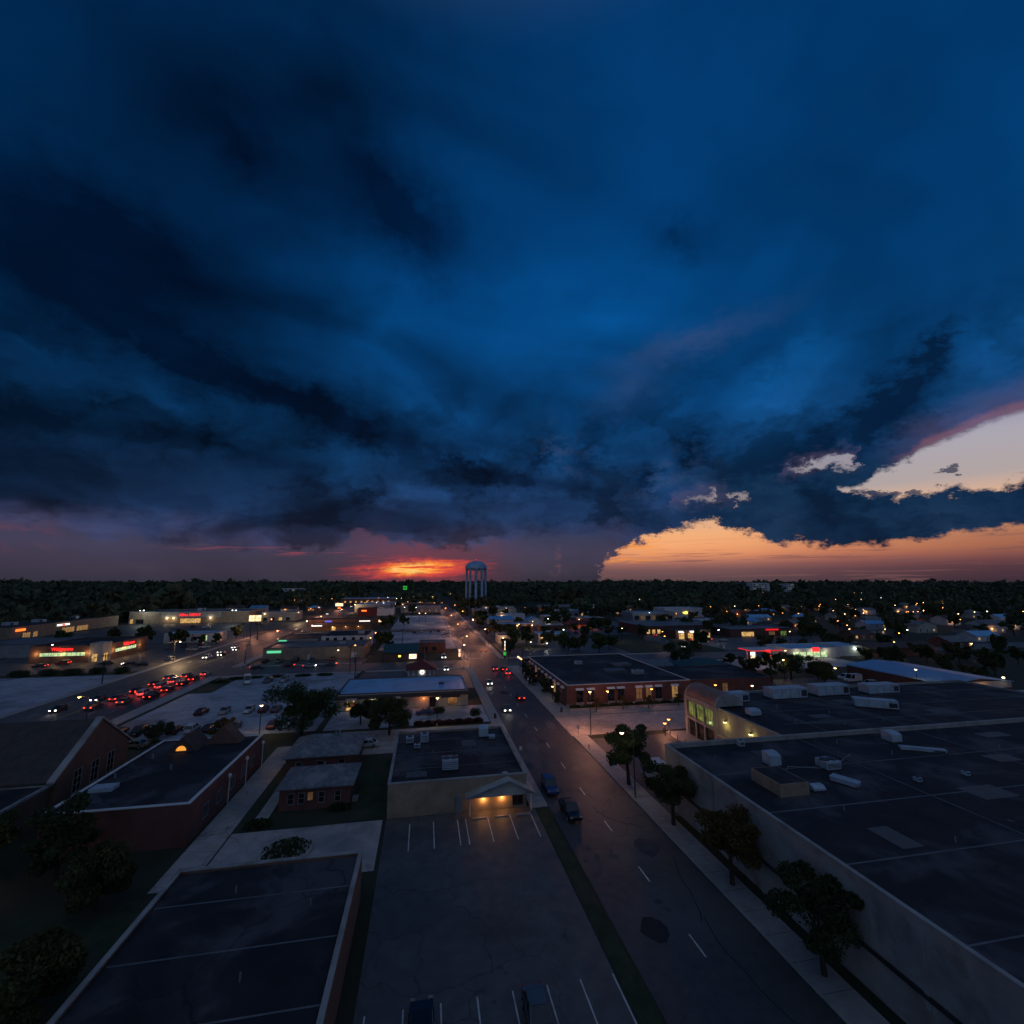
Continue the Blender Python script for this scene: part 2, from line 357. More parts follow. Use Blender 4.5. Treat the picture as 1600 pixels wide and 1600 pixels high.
em('e_whitesign', (1, .95, .88), 1.8); em('e_signwarm', (1, .78, .48), 1.7, .35, .8, (.9, .45, .2)); em('e_yellow', (1, .72, .10), 2.2)
em('e_win', (1, .58, .19), .85, .75, 1.1); em('e_win_dim', (1, .55, .20), .35, .7, 1.0); em('e_win_green', (.80, 1, .52), .85, .65, .9, (.25, .45, .20)); em('e_win_yg', (.55, .78, .18), .24, .92, .8)
em('e_win_low', (.9, .5, .22), .10, .6, .8); em('e_blue', (.08, .14, 1), .7); em('e_dormer', (1, .38, .05), .95)
M = MATS

# ------------------------------------------------------------------ mesh helpers
class MB:
    """collects shapes in world coordinates, built relative to an origin as ONE mesh object"""
    def __init__(s, o=(0, 0, 0)): s.v, s.f, s.o = [], [], o
    def add(s, vs, fs):
        n = len(s.v); s.v += [tuple(v) for v in vs]; s.f += [tuple(i + n for i in f) for f in fs]; return s
    def box(s, x0, x1, y0, y1, z0, z1, bottom=True):
        vs = [(x0, y0, z0), (x1, y0, z0), (x1, y1, z0), (x0, y1, z0), (x0, y0, z1), (x1, y0, z1), (x1, y1, z1), (x0, y1, z1)]
        fs = [(4, 5, 6, 7), (0, 1, 5, 4), (1, 2, 6, 5), (2, 3, 7, 6), (3, 0, 4, 7)]
        if bottom: fs.append((3, 2, 1, 0))
        return s.add(vs, fs)
    def quad(s, a, b, c, d): return s.add([a, b, c, d], [(0, 1, 2, 3)])
    def sheet(s, x0, x1, y0, y1, z): return s.quad((x0, y0, z), (x1, y0, z), (x1, y1, z), (x0, y1, z))
    def ring(s, x0, x1, y0, y1, z0, z1, t):
        s.box(x0, x1, y0, y0 + t, z0, z1); s.box(x0, x1, y1 - t, y1, z0, z1)
        s.box(x0, x0 + t, y0 + t, y1 - t, z0, z1); return s.box(x1 - t, x1, y0 + t, y1 - t, z0, z1)
    def tube(s, pts, rs, n=8, caps=True):
        pts = [Vector(p) for p in pts]
        if not isinstance(rs, (list, tuple)): rs = [rs] * len(pts)
        rings = []
        for i, p in enumerate(pts):
            d = (pts[min(i + 1, len(pts) - 1)] - pts[max(i - 1, 0)]).normalized()
            a = d.orthogonal().normalized() if abs(d.z) < .999 else Vector((1, 0, 0)); b = d.cross(a)
            rings.append([p + (a * math.cos(2 * math.pi * j / n) + b * math.sin(2 * math.pi * j / n)) * rs[i] for j in range(n)])
        vs = [v for r in rings for v in r]; fs = []
        for i in range(len(pts) - 1):
            for j in range(n): fs.append((i * n + j, i * n + (j + 1) % n, (i + 1) * n + (j + 1) % n, (i + 1) * n + j))
        if caps: fs.append(tuple(range(n))[::-1]); fs.append(tuple((len(pts) - 1) * n + j for j in range(n)))
        return s.add(vs, fs)
    def lathe(s, c, prof, n=32):
        vs, fs = [], []
        for r, z in prof:
            for j in range(n):
                a = 2 * math.pi * j / n; vs.append((c[0] + r * math.cos(a), c[1] + r * math.sin(a), c[2] + z))
        for i in range(len(prof) - 1):
            for j in range(n): fs.append((i * n + j, i * n + (j + 1) % n, (i + 1) * n + (j + 1) % n, (i + 1) * n + j))
        return s.add(vs, fs)
    def prism(s, poly, axis, a0, a1):
        """extrude a 2-D polygon along axis 'x' (poly in y,z) or 'y' (poly in x,z)"""
        n = len(poly)
        mk = (lambda p, a: (a, p[0], p[1])) if axis == 'x' else (lambda p, a: (p[0], a, p[1]))
        vs = [mk(p, a0) for p in poly] + [mk(p, a1) for p in poly]
        fs = [tuple(range(n)), tuple(range(2 * n - 1, n - 1, -1))]
        for i in range(n): fs.append((i, (i + 1) % n, n + (i + 1) % n, n + i))
        return s.add(vs, fs)
    def mesh(s, name):
        me = bpy.data.meshes.new(name); ox, oy, oz = s.o
        me.from_pydata([(x - ox, y - oy, z - oz) for x, y, z in s.v], [], s.f); me.update(); return me
    def build(s, name, mat, parent=None, smooth=False, kind=None, label=None, loc=None):
        me = s.mesh(name); me.materials.append(M[mat] if isinstance(mat, str) else mat)
        if smooth: me.polygons.foreach_set('use_smooth', [True] * len(me.polygons))
        o = bpy.data.objects.new(name, me); COL.objects.link(o)
        if parent: o.parent = parent
        if loc is not None: o.location = loc
        if kind: o['kind'] = kind
        if label: o['label'] = label
        return o
def tag(o, label, cat, group=None):
    o['label'] = label; o['category'] = cat
    if group: o['group'] = group
    return o
def thing(name, label, cat, loc=(0, 0, 0), rz=0., group=None):
    o = bpy.data.objects.new(name, None); COL.objects.link(o); o.location = loc; o.rotation_euler = (0, 0, rz)
    o.empty_display_size = .5
    return tag(o, label, cat, group)
def dup(root, ch, loc, rz=0., label=None, cat=None, group=None, scale=None):
    """copy a thing with its parts (ch = [(part, [sub-parts])])"""
    r = root.copy(); COL.objects.link(r); r.location = loc; r.rotation_euler = (0, 0, rz)
    if scale: r.scale = scale
    if label: r['label'] = label
    if cat: r['category'] = cat
    if group: r['group'] = group
    out = []
    for c, sub in ch:
        d = c.copy(); COL.objects.link(d); d.parent = r; ds = []
        for e in sub:
            h = e.copy(); COL.objects.link(h); h.parent = d; ds.append(h)
        out.append((d, ds))
    return r, out
def setmat(o, mat):
    sl_ = o.material_slots[0]; sl_.link = 'OBJECT'; sl_.material = M[mat] if isinstance(mat, str) else mat
def point(name, loc, color, watts, parent, radius=.15, rel=None):
    l = bpy.data.lights.new(name, 'POINT'); l.energy = watts; l.color = color; l.shadow_soft_size = radius
    o = bpy.data.objects.new(name, l); COL.objects.link(o); o.location = loc
    if parent: o.parent = parent
    return o
def text_mesh(txt, size, extrude=.06):
    cu = bpy.data.curves.new('t', 'FONT'); cu.body = txt; cu.size = size; cu.extrude = extrude; cu.align_x = 'CENTER'; cu.resolution_u = 2
    o = bpy.data.objects.new('t', cu); COL.objects.link(o)
    dg = bpy.context.evaluated_depsgraph_get(); me = bpy.data.meshes.new_from_object(o.evaluated_get(dg))
    bpy.data.objects.remove(o); bpy.data.curves.remove(cu); return me
def lettering(txt, size, mat, parent, loc, face='S', name='sign_lettering', sx=1.0):
    me = text_mesh(txt, size); me.materials.clear(); me.materials.append(M[mat])
    o = bpy.data.objects.new(name, me); COL.objects.link(o); o.parent = parent; o.location = loc
    o.rotation_euler = (R(90), 0, {'S': 0, 'E': R(90), 'W': R(-90)}[face]); o.scale = (sx, 1, 1)
    return o

# ------------------------------------------------------------------ the setting: ground, streets, lots
def rise(x, y):
    d = math.hypot(x, y)
    if d < 1400: return 0.0
    t = min(1., (d - 1400) / 2600.)
    return (t * t * (3 - 2 * t)) * 17.0 + mnoise.noise((x * .0009, y * .0009, 3.)) * 11. * t
gb = MB()
rads = [0, 60, 150, 300, 500, 800, 1100, 1400, 1700, 2000, 2400, 2800, 3300, 4000, 5200, 7000, 9500, 13000]
NA = 96
vs = [(0, 0, 0)]
for r in rads[1:]:
    for j in range(NA):
        a = 2 * math.pi * j / NA; x, y = r * math.sin(a), r * math.cos(a); vs.append((x, y, rise(x, y)))
fs = [(0, 1 + (j + 1) % NA, 1 + j) for j in range(NA)]
for i in range(len(rads) - 2):
    for j in range(NA):
        p, q = 1 + i * NA, 1 + (i + 1) * NA
        fs.append((p + j, p + (j + 1) % NA, q + (j + 1) % NA, q + j))
gb.add(vs, fs).build('ground', 'earth', kind='structure')
def sheet(name, mat, rects, z, kind='structure'):
    b = MB()
    for r in rects: b.sheet(*r, z)
    return b.build(name, mat, kind=kind)
sheet('main_street', 'asphalt', [(18.3, 31.0, -25, 640)], .03)
sheet('arterial_road', 'asphalt_old', [(-97, -71, 20, 900)], .032)
sheet('cross_street', 'asphalt_old', [(-71, 18.3, 175, 191), (31, 330, 175, 191)], .026)
sheet('near_cross_street', 'asphalt', [(-140, 18.3, 6, 20)], .026)
sheet('side_street', 'concrete', [(31, 260, 95.5, 108.8)], .026)
sheet('far_cross_street', 'asphalt_old', [(-71, 18.3, 304, 314), (31, 300, 304, 314)], .026)
sheet('back_alley', 'concrete', [(-22, 18.3, 100.4, 106.8)], .022)
a = MB(); p0, p1 = Vector((108, 178)), Vector((172, 385)); dn = (p1 - p0).normalized(); pn = Vector((dn.y, -dn.x)) * 6
a.quad((*(p0 - pn), .034), (*(p0 + pn), .034), (*(p1 + pn), .034), (*(p1 - pn), .034)).build('diagonal_street', 'asphalt_old', kind='structure')
lots = [('shop_parking_lot', 'lot', (-21, 15.5, 108.6, 123)), ('large_parking_lot', 'lot', (-66, -22.5, 109, 171)), ('front_parking_lot', 'asphalt_old', (-4.3, 16.2, 28, 68.5)),
        ('rear_parking_lot', 'asphalt', (34.2, 51.5, 62, 93.2)), ('restaurant_parking_lot', 'asphalt_old', (-21, 15.5, 142.4, 172.5)), ('open_parking_lot', 'lot', (-21, 15.5, 224, 301)),
        ('drugstore_parking_lot', 'asphalt_old', (-170, -99.5, 190, 300)), ('mall_parking_lot', 'asphalt', (-216, -99.5, 302, 392)), ('filling_station_forecourt', 'lot', (112, 170, 150, 173)),
        ('store_parking_lot', 'asphalt_old', (140, 226, 193, 236)), ('dealer_parking_lot', 'asphalt_old', (178, 262, 318, 352)), ('office_parking_lot', 'asphalt_old', (35, 92, 194, 262)), ('rear_yard', 'asphalt_old', (108, 139, 109.5, 135)),
        ('narrow_driveway', 'concrete', (-27.4, -23.6, 58, 100.2)), ('house_forecourt', 'concrete', (-23.4, -4.8, 57.5, 68.5)), ('short_drive', 'concrete', (-15, -4.8, 93, 100.2)), ('west_sidings_lot', 'lot', (-150, -99.5, 128, 184)),
        ('shops_parking_lot', 'asphalt_old', (-66, -23, 192.5, 203)), ('strip_parking_lot', 'asphalt_old', (-69, -24, 252, 302)), ('rear_shop_lot', 'lot', (-22, 15.5, 316, 440)), ('east_lot', 'asphalt_old', (33.5, 140, 262, 302)), ('far_lot', 'asphalt_old', (34, 150, 316, 420))]
for i, (nm, mt, r) in enumerate(lots): sheet(nm, mt, [r], .012 + .0015 * (i % 5))
for nm, r in (('lawn', (-23.4, -22.6, 68.5, 100)), ('lawn', (-9.2, -4.5, 69, 92.5)), ('lawn', (94, 107, 196, 250)), ('lawn', (-66, -60, 150, 171)), ('lawn', (16.4, 18.0, 30, 67)), ('lawn', (-66, -24, 22, 57)), ('lawn', (110, 122, 192.4, 232)), ('lawn', (36, 60, 216, 228))):
    sheet(nm, 'grass', [r], .04)
# worn patches, sealed cracks and covers belong to the street they lie in
MS = bpy.data.objects['main_street']; rgp = random.Random(3)
for i, (x, y, w, d) in enumerate(((20.2, 88, 2.2, 5.5), (26.0, 54, 3.0, 4.0), (27.5, 100, 2.0, 7.0), (22.0, 132, 2.6, 4.4), (28.2, 140, 1.8, 6.0), (20.5, 42, 2.6, 3.4), (25.6, 78, 1.6, 2.6))): MB().add([(x + w * (.5 + rgp.uniform(.40, .56) * math.cos(q_ * .628)), y + d * (.5 + rgp.uniform(.40, .56) * math.sin(q_ * .628)), .0345) for q_ in range(10)], [tuple(range(10))]).build('asphalt_patch', 'roof_dark' if i % 2 else 'asphalt_old', MS)
for i, (x, y) in enumerate(((22.6, 63), (27.8, 92), (22.4, 118), (27.9, 133), (24.0, 47))): MB().lathe((x, y, .036), [(.42, 0), (.01, .004)], 16).build('manhole_cover', 'metal_dark', MS)
for i in range(12):
    x, y = rgp.uniform(19, 30), rgp.uniform(30, 165); b = MB(); a = rgp.uniform(0, 3.1); px_, py_ = x, y
    for k in range(7):
        a += rgp.uniform(-.5, .5); nx_, ny_ = px_ + .9 * math.cos(a), py_ + 1.6 * math.sin(a); q = Vector((-(ny_ - py_), nx_ - px_)).normalized() * .05
        if 18.6 < nx_ < 30.7: b.quad((px_ - q.x, py_ - q.y, .0375), (px_ + q.x, py_ + q.y, .0375), (nx_ + q.x, ny_ + q.y, .0375), (nx_ - q.x, ny_ - q.y, .0375))
        px_, py_ = nx_, ny_
    if b.v: b.build('sealed_crack', 'rubber', MS)
for y in (52, 82, 112, 150): MB().box(18.32, 18.9, y, y + 1.1, .0, .036).build('drain_grate', 'metal_dark', MS)
# raised pavements with kerbs
def pavement(r, name='pavement'):
    x0, x1, y0, y1 = r
    o = MB().box(x0, x1, y0, y1, -.1, .13, False).build(name, 'walk', kind='structure')
    kb = MB(); kb.ring(x0 - .16, x1 + .16, y0 - .16, y1 + .16, -.1, .145, .158).build('kerb', 'kerb', o)
    jt = MB()
    L = max(x1 - x0, y1 - y0); nj = min(60, int(L / 3))
    for i in range(1, nj):
        t = i / nj
        if x1 - x0 > y1 - y0: jt.sheet(x0 + (x1 - x0) * t - .03, x0 + (x1 - x0) * t + .03, y0, y1, .134)
        else: jt.sheet(x0, x1, y0 + (y1 - y0) * t - .03, y0 + (y1 - y0) * t + .03, .134)
    if jt.v: jt.build('joint', 'asphalt_old', o)
for r in [(31.3, 34.0, 5, 95), (31.3, 36.0, 109.3, 174.4), (15.8, 18.0, 68, 100), (15.8, 18.0, 107, 174.4), (15.8, 18.0, 191.5, 303), (31.3, 33.2, 191.5, 303), (36.2, 108, 109.3, 112.6), (-70.6, -67.4, 100, 174.4), (-70.6, -67.4, 191.5, 303), (-99.3, -97.4, 120, 300),
          (-66.5, -22, 171.6, 174.4), (-20, 15.5, 172.9, 174.4), (-66, -24, 191.4, 192.3), (34.4, 108, 191.4, 193.4), (15.8, 18.0, 315, 520), (31.3, 33.2, 315, 520), (51.7, 55.8, 80, 94), (-21.6, -20.3, 70, 99)]:
    pavement(r)
# painted markings
def marks(name, mat, rects, z=.040): return sheet(name, mat, rects, z)
marks('lane_dashes', 'paint', [(24.55, 24.70, y, y + 2.6) for y in list(range(30, 168, 10)) + list(range(198, 300, 10))])
marks('stop_line', 'paint', [(24.9, 30.6, 171.6, 172.2), (18.7, 24.4, 194, 194.6)])
marks('arterial_lane_lines', 'paint', [(x, x + .14, y, y + 3) for x in (-92, -88, -79.5, -75.4) for y in range(60, 174, 12)] + [(x, x + .14, y, y + 3) for x in (-92, -88, -79.5, -75.4) for y in range(194, 420, 12)])
marks('arterial_centre_lines', 'yellowpaint', [(-84.4, -84.2, 60, 174), (-83.9, -83.7, 60, 174), (-84.4, -84.2, 192, 500), (-83.9, -83.7, 192, 500)])
marks('parking_bay_lines', 'paint', [(x, x + .12, 60.5, 66.6) for x in (-1.2, 1.9, 5.1, 6.2, 9.2, 12.3, 15.2)] + [(x, x + .12, 34, 40) for x in (-3.6, -.8, 2, 4.8, 7.6, 10.4, 13.2, 16)], .030)
marks('parking_bay_lines', 'paint', [(-58 + i * 2.8, -57.88 + i * 2.8, 110.5, 115.6) for i in range(12)] + [(-58 + i * 2.8, -57.88 + i * 2.8, 122.6, 133) for i in range(12)] + [(-60 + i * 2.8, -59.88 + i * 2.8, 160, 165) for i in range(10)], .030)
marks('parking_bay_lines', 'paint', [(-16 + i * 2.7, -15.88 + i * 2.7, y0, y0 + 5) for i in range(11) for y0 in (232, 252, 272)], .030)

# ------------------------------------------------------------------ buildings
def window(root, o, face, plane, a0, a1, z0, z1, pane='glass_dark', frame='trim_white', mull=1, trans=0, name='window', d=.07):
    """a framed window on a wall plane: frame part with its pane as sub-part"""
    f = MB(o); p = MB(o); t = .09
    s = {'S': -1, 'W': -1, 'E': 1, 'N': 1}[face]
    def bx(b, u0, u1, w0, w1, d0, d1):
        lo, hi = sorted((plane + s * d0, plane + s * d1))
        if face in 'SN': b.box(u0, u1, lo, hi, w0, w1)
        else: b.box(lo, hi, u0, u1, w0, w1)
    bx(f, a0 - t, a1 + t, z0 - t, z0, -.05, d + .05); bx(f, a0 - t, a1 + t, z1, z1 + t, -.05, d)
    bx(f, a0 - t, a0, z0, z1, -.05, d); bx(f, a1, a1 + t, z0, z1, -.05, d)
    for i in range(1, mull + 1):
        c = a0 + (a1 - a0) * i / (mull + 1); bx(f, c - .035, c + .035, z0, z1, -.05, d - .01)
    for i in range(1, trans + 1):
        c = z0 + (z1 - z0) * i / (trans + 1); bx(f, a0, a1, c - .03, c + .03, -.05, d - .015)
    fr = f.build(name, frame, root)
    bx(p, a0, a1, z0, z1, -.04, .02); p.build('pane', pane, fr)
    return fr
def flat_building(name, label, x0, x1, y0, y1, h, wall='brick_red', roof='roof_dark', coping='trim_white', par=.45, cat='building', group=None):
    o = ((x0 + x1) / 2, y0, 0)
    r = thing(name, label, cat, o, group=group)
    MB(o).box(x0, x1, y0, y1, -.3, h, False).build('wall', wall, r)
    MB(o).box(x0 + .32, x1 - .32, y0 + .32, y1 - .32, h - .1, h + .05).build('roof', roof, r)
    MB(o).ring(x0, x1, y0, y1, h + .003, h + par - .12, .3).build('parapet', wall, r)
    MB(o).ring(x0 - .06, x1 + .06, y0 - .06, y1 + .06, h + par - .12, h + par, .42).build('coping', coping, r)
    return r, o
def hip_building(name, label, x0, x1, y0, y1, h, rise_, wall='brick_red', roof='shingle', eave=.5, cat='house', gable=None, group=None, inset=None):
    o = ((x0 + x1) / 2, y0, 0)
    r = thing(name, label, cat, o, group=group)
    MB(o).box(x0, x1, y0, y1, -.3, h, False).build('wall', wall, r)
    X0, X1, Y0, Y1 = x0 - eave, x1 + eave, y0 - eave, y1 + eave; zt = h + rise_
    rf = MB(o); cx, cy = (x0 + x1) / 2, (y0 + y1) / 2
    if gable == 'y':
        rf.prism([(X0, h - .05), (cx, zt), (X1, h - .05), (X1, h - .22), (cx, zt - .17), (X0, h - .22)], 'y', Y0, Y1)
        MB(o).prism([(x0, h), (cx, zt - .25), (x1, h)], 'y', y0 + .02, y1 - .02).build('gable', wall, r)
    elif gable == 'x':
        rf.prism([(Y0, h - .05), (cy, zt), (Y1, h - .05), (Y1, h - .22), (cy, zt - .17), (Y0, h - .22)], 'x', X0, X1)
        MB(o).prism([(y0, h), (cy, zt - .25), (y1, h)], 'x', x0 + .02, x1 - .02).build('gable', wall, r)
    else:
        w, d = X1 - X0, Y1 - Y0; k = inset or min(w, d) / 2
        k = min(k, w / 2, d / 2)
        if w >= d: a_, b_ = (X0 + k, cy), (X1 - k, cy)
        else: a_, b_ = (cx, Y0 + k), (cx, Y1 - k)
        vs = [(X0, Y0, h - .05), (X1, Y0, h - .05), (X1, Y1, h - .05), (X0, Y1, h - .05), (*a_, zt), (*b_, zt)]
        rf.add(vs, [(0, 1, 5, 4), (1, 2, 5), (2, 3, 4, 5), (3, 0, 4)] if w >= d else [(0, 1, 4), (1, 2, 5, 4), (2, 3, 5), (3, 0, 4, 5)])
        rf.box(X0, X1, Y0, Y1, h - .22, h - .06)
    rf.build('roof', roof, r)
    return r, o

# --- tan brick shop with dark flat roof and gabled canopy, in front
r, o = flat_building('shop', 'tan brick shop with dark flat roof and white gabled canopy beside the main street', -4.3, 15.2, 68.6, 90.5, 4.0, 'brick_tan', 'roof_dark', 'panel_concrete')
cn = MB(o)
cn.prism([(6.3, 2.40), (12.4, 4.2), (16.1, 2.40), (16.1, 2.22), (12.4, 3.98), (6.3, 2.22)], 'y', 66.9, 70.4)
cp_ = cn.build('canopy', 'plaster', r)
MB(o).prism([(6.6, 2.25), (12.4, 3.92), (15.8, 2.25)], 'y', 67.1, 67.25).build('gable', 'plaster', cp_)
MB(o).prism([(6.2, 2.42), (12.4, 4.28), (16.2, 2.42), (16.2, 2.18), (12.4, 4.04), (6.2, 2.18)], 'y', 66.72, 66.9).build('fascia', 'metal_grey', cp_)
for x in (6.9, 15.6): MB(o).tube([(x, 67.2, 0), (x, 67.2, 2.25)], .08).build('post', 'trim_white', cp_)
window(r, o, 'S', 68.6, 13.2, 14.6, .4, 2.0, 'glass_dark', 'trim_dark', 1)
for x in (8.9, 11.6):
    wl = MB(o).box(x - .12, x + .12, 68.38, 68.6, 1.62, 1.82).build('wall_lamp', 'metal_dark', r)
    MB(o).box(x - .10, x + .10, 68.36, 68.58, 1.54, 1.618).build('lens', 'e_sodium', wl)
    point('lamp_light', (x - o[0], 68.2 - o[1], 1.45), (1, .44, .13), 75, r, .08)
for x in (-.3, .6): MB(o).box(x, x + .22, 68.4, 68.6, 3.0, 3.3).build('wall_vent', 'metal_grey', r)
MB(o).box(5.0, 5.9, 68.15, 68.6, .05, 2.2).build('utility_cabinet', 'metal_grey', r)
for x in (8.2, 11.2, 14.2): tag(MB((x, 66.3, 0)).box(x - 1.0, x + 1.0, 66.2, 66.4, 0, .13).build('wheel_stop', 'concrete', loc=(x, 66.3, .03)), {8.2: 'low concrete wheel stop nearest the utility cabinet of the tan shop', 11.2: 'middle concrete wheel stop under the white gabled canopy', 14.2: 'low concrete wheel stop nearest the street under the gabled canopy'}[x], 'wheel stop')
for y in (74, 80, 86): MB(o).box(-3.9, 14.8, y, y + .12, 4.05, 4.07).build('membrane_seam', 'roof_grey', r)
for x, y in ((-2.6, 76), (2.0, 80), (7.5, 79), (9, 88), (13, 75)): MB(o).tube([(x, y, 4.0), (x, y, 4.5)], .06, 7).build('vent_pipe', 'metal_grey', r)
for x, y, w, d in ((-2, 71, 3, 2), (7, 82, 2.4, 3)): MB(o).sheet(x, x + w, y, y + d, 4.072).build('roof_patch', 'asphalt_old', r)
# --- a low hall nearest the viewer, below the houses
r, o = flat_building('low_hall', 'low dark roofed brick hall nearest the viewer, below the house forecourt', -22.5, -5.6, 24, 53, 4.2, 'brick_brown', 'roof_dark', 'panel_concrete', .4)
for y in (30, 36, 42, 48): MB(o).box(-22, -6.1, y, y + .14, 4.25, 4.272).build('membrane_seam', 'roof_grey', r)
for x, y in ((-18, 33), (-12, 39), (-9, 46), (-16, 49)): MB(o).tube([(x, y, 4.2), (x, y, 4.8)], .07, 7).build('vent_pipe', 'metal_grey', r)
# --- two brick houses on the left
r, o = hip_building('house', 'small brick house with grey hip roof and one dim lit window, front one of two', -19.4, -9.8, 73.4, 80.5, 3.1, 1.3, 'brick_red', 'shingle')
for a in (-18.2, -16.8, -14.1, -11.9): window(r, o, 'S', 73.4, a, a + .7, .9, 2.2, 'glass_dark', 'metal_grey', 0, 1)
window(r, o, 'S', 73.4, -15.6, -14.9, 1.2, 2.3, 'e_win_low', 'trim_dark', 0)
MB(o).box(-9.7, -8.9, 74.5, 75.6, 0, .5).build('step', 'concrete', r)
MB(o).tube([(-14.2, 77, 4.0), (-14.2, 77, 4.9)], .12).build('vent_pipe', 'metal_grey', r)
r, o = hip_building('house', 'larger brick house with pale grey hip roof standing behind the small brick house', -22.0, -10.8, 85.6, 95.5, 3.0, 1.9, 'brick_red', 'shingle', inset=3.5)
for a in (-20.4, -17.0, -13.6): window(r, o, 'S', 85.6, a, a + .9, .9, 2.1, 'glass_dark', 'metal_grey', 0, 1)
for x in (-15.0, -14.4): MB(o).tube([(x, 90, 4.6), (x, 90, 5.5)], .13).build('vent_pipe', 'metal_grey', r)
wl = MB(o).box(-22.35, -22.0, 86.6, 86.85, 2.2, 2.45).build('wall_lamp', 'metal_dark', r)
MB(o).box(-22.30, -22.05, 86.62, 86.83, 2.1, 2.19).build('lens', 'e_sodium', wl)
point('lamp_light', (-22.6 - o[0], 86.6 - o[1], 2.0), (1, .4, .1), 10, r)
# --- long brick hall at left with dark roof
r, o = flat_building('brick_hall', 'long dark red brick hall with flat roof and little gabled dormers, left of the driveway', -43.5, -27.8, 66.5, 92.0, 4.6, 'brick_red', 'roof_dark', 'trim_white', .35)
for y in (70.5, 74.5, 79, 83, 87): window(r, o, 'E', -27.8, y, y + 1.3, 1.3, 2.8, 'glass_dark', 'metal_grey', 1)
dm = MB(o).prism([(-40.2, 4.7), (-38.0, 7.0), (-35.8, 4.7)], 'y', 86.0, 91.0).build('dormer', 'roof_brown', r)
n = 14
MB(o).prism([(-38 + .72 * math.cos(math.pi * i / n), 4.95 + .72 * math.sin(math.pi * i / n)) for i in range(n + 1)], 'y', 85.9, 86.02).build('half_round_window', 'e_dormer', dm)
MB(o).prism([(-36.0, 4.7), (-33.2, 7.6), (-30.4, 4.7)], 'y', 89.0, 91.6).build('gable', 'brick_brown', r)
for i, (x, y) in enumerate(((-41, 84), (-42, 77), (-36, 79))): MB(o).tube([(x, y, 4.6), (x, y, 5.3)], .14).build('vent_pipe', 'metal_grey', r)
MB(o).box(-42.5, -39.8, 72.5, 74.2, 4.66, 5.1).build('skylight', 'hvac', r)
for i, y in enumerate((76.3, 82.8, 90.0)):
    t = thing('post_lamp', ['nearest unlit white post lamp beside the brick hall driveway', 'middle unlit white post lamp beside the brick hall driveway', 'farthest unlit white post lamp beside the brick hall driveway'][i], 'lamp', (-27.0, y, 0), group='driveway post lamps')
    MB().tube([(0, 0, 0), (0, 0, 3.9)], [.08, .055]).build('pole', 'trim_white', t); MB().lathe((0, 0, 3.9), [(.05, 0), (.2, .1), (.24, .42), (.05, .6)], 10).build('lamp_head', 'trim_white', t)
# --- church with gabled brick end wall
o = (-49.5, 86, 0); r = thing('church', 'steep gabled brick church with pale coping at the left edge', 'church', o)
MB(o).box(-80, -49.5, 77.8, 93.4, -.3, 5.0, False).build('wall', 'brick_brown', r)
MB(o).prism([(77.2, 4.7), (85.6, 10.6), (94.0, 4.7), (94.0, 4.5), (85.6, 10.3), (77.2, 4.5)], 'x', -80, -50.2).build('roof', 'roof_brown', r)
MB(o).prism([(77.8, 5.0), (85.6, 10.5), (93.4, 5.0)], 'x', -50.1, -49.5).build('gable', 'brick_brown', r)
MB(o).prism([(77.0, 4.8), (85.6, 10.95), (94.2, 4.8), (94.2, 4.5), (85.6, 10.6), (77.0, 4.5)], 'x', -50.2, -49.3).build('coping', 'panel_concrete', r)
for y in (81.0, 84.6, 88.2): window(r, o, 'E', -49.5, y, y + 1.5, 1.6, 4.6, 'glass_dark', 'panel_concrete', 1, 2)
wg = MB(o).box(-66, -50, 68.5, 77.7, -.3, 4.0, False).build('side_wing', 'brick_brown', r)
MB(o).ring(-66.1, -49.9, 68.4, 77.8, 4.0, 4.3, .4).build('coping', 'panel_concrete', wg)
MB(o).box(-65.6, -50.4, 68.9, 77.4, 3.9, 4.06).build('roof_deck', 'roof_dark', wg)
# --- low wide roof at right, front
r, o = flat_building('commercial_block', 'large concrete block with a broad dark flat roof in the near right corner', 35.5, 128, 2, 65.4, 7.5, 'panel_concrete', 'roof_dark', 'panel_concrete', .7)
for y in range(6, 62, 8): MB(o).box(35.38, 35.5, y, y + .35, 0, 7.4).build('pilaster', 'panel_concrete', r)
MB(o).box(35.30, 35.5, 2.2, 65.2, 3.0, 3.3).build('ledge', 'metal_dark', r)
pb = MB(o).box(40.6, 44.4, 48.8, 53.6, 7.5, 8.9).build('roof_house', 'brick_tan', r)
MB(o).box(40.8, 44.2, 49.0, 53.4, 8.9, 8.95).build('roof_deck', 'roof_dark', pb)
for y in (10, 19, 28, 37, 46, 55.5): MB(o).box(36.0, 127.5, y, y + .16, 7.55, 7.575).build('membrane_seam', 'roof_grey', r)
for x in (58, 80, 102): MB(o).box(x, x + .16, 2.5, 65.0, 7.55, 7.572).build('membrane_seam', 'roof_grey', r)
for x, y, w, d in ((47, 60, 3, 2), (63, 44, 5, 3), (44, 38, 2.4, 3.6), (78, 52, 4, 2.4), (56, 33, 3, 3), (88, 60, 5, 2)): MB(o).sheet(x, x + w, y, y + d, 7.577).build('roof_patch', 'asphalt_old', r)
for x, y in ((45, 45), (58, 58), (66, 57), (40, 60), (50, 38), (77, 47), (62, 62), (84, 56)): MB(o).tube([(x, y, 7.5), (x, y, 8.1)], .07, 7).build('vent_pipe', 'metal_grey', r)
for x, y in ((49, 51), (70, 51), (60, 40)): MB(o).lathe((x, y, 7.555), [(.3, 0), (.25, .05), (.01, .02)], 12).build('roof_drain', 'metal_dark', r)
MB(o).tube([(44.6, 53, 7.65), (48, 56, 7.65), (53, 54.4, 7.65), (60, 58, 7.65)], .05, 5).build('conduit', 'metal_grey', r)
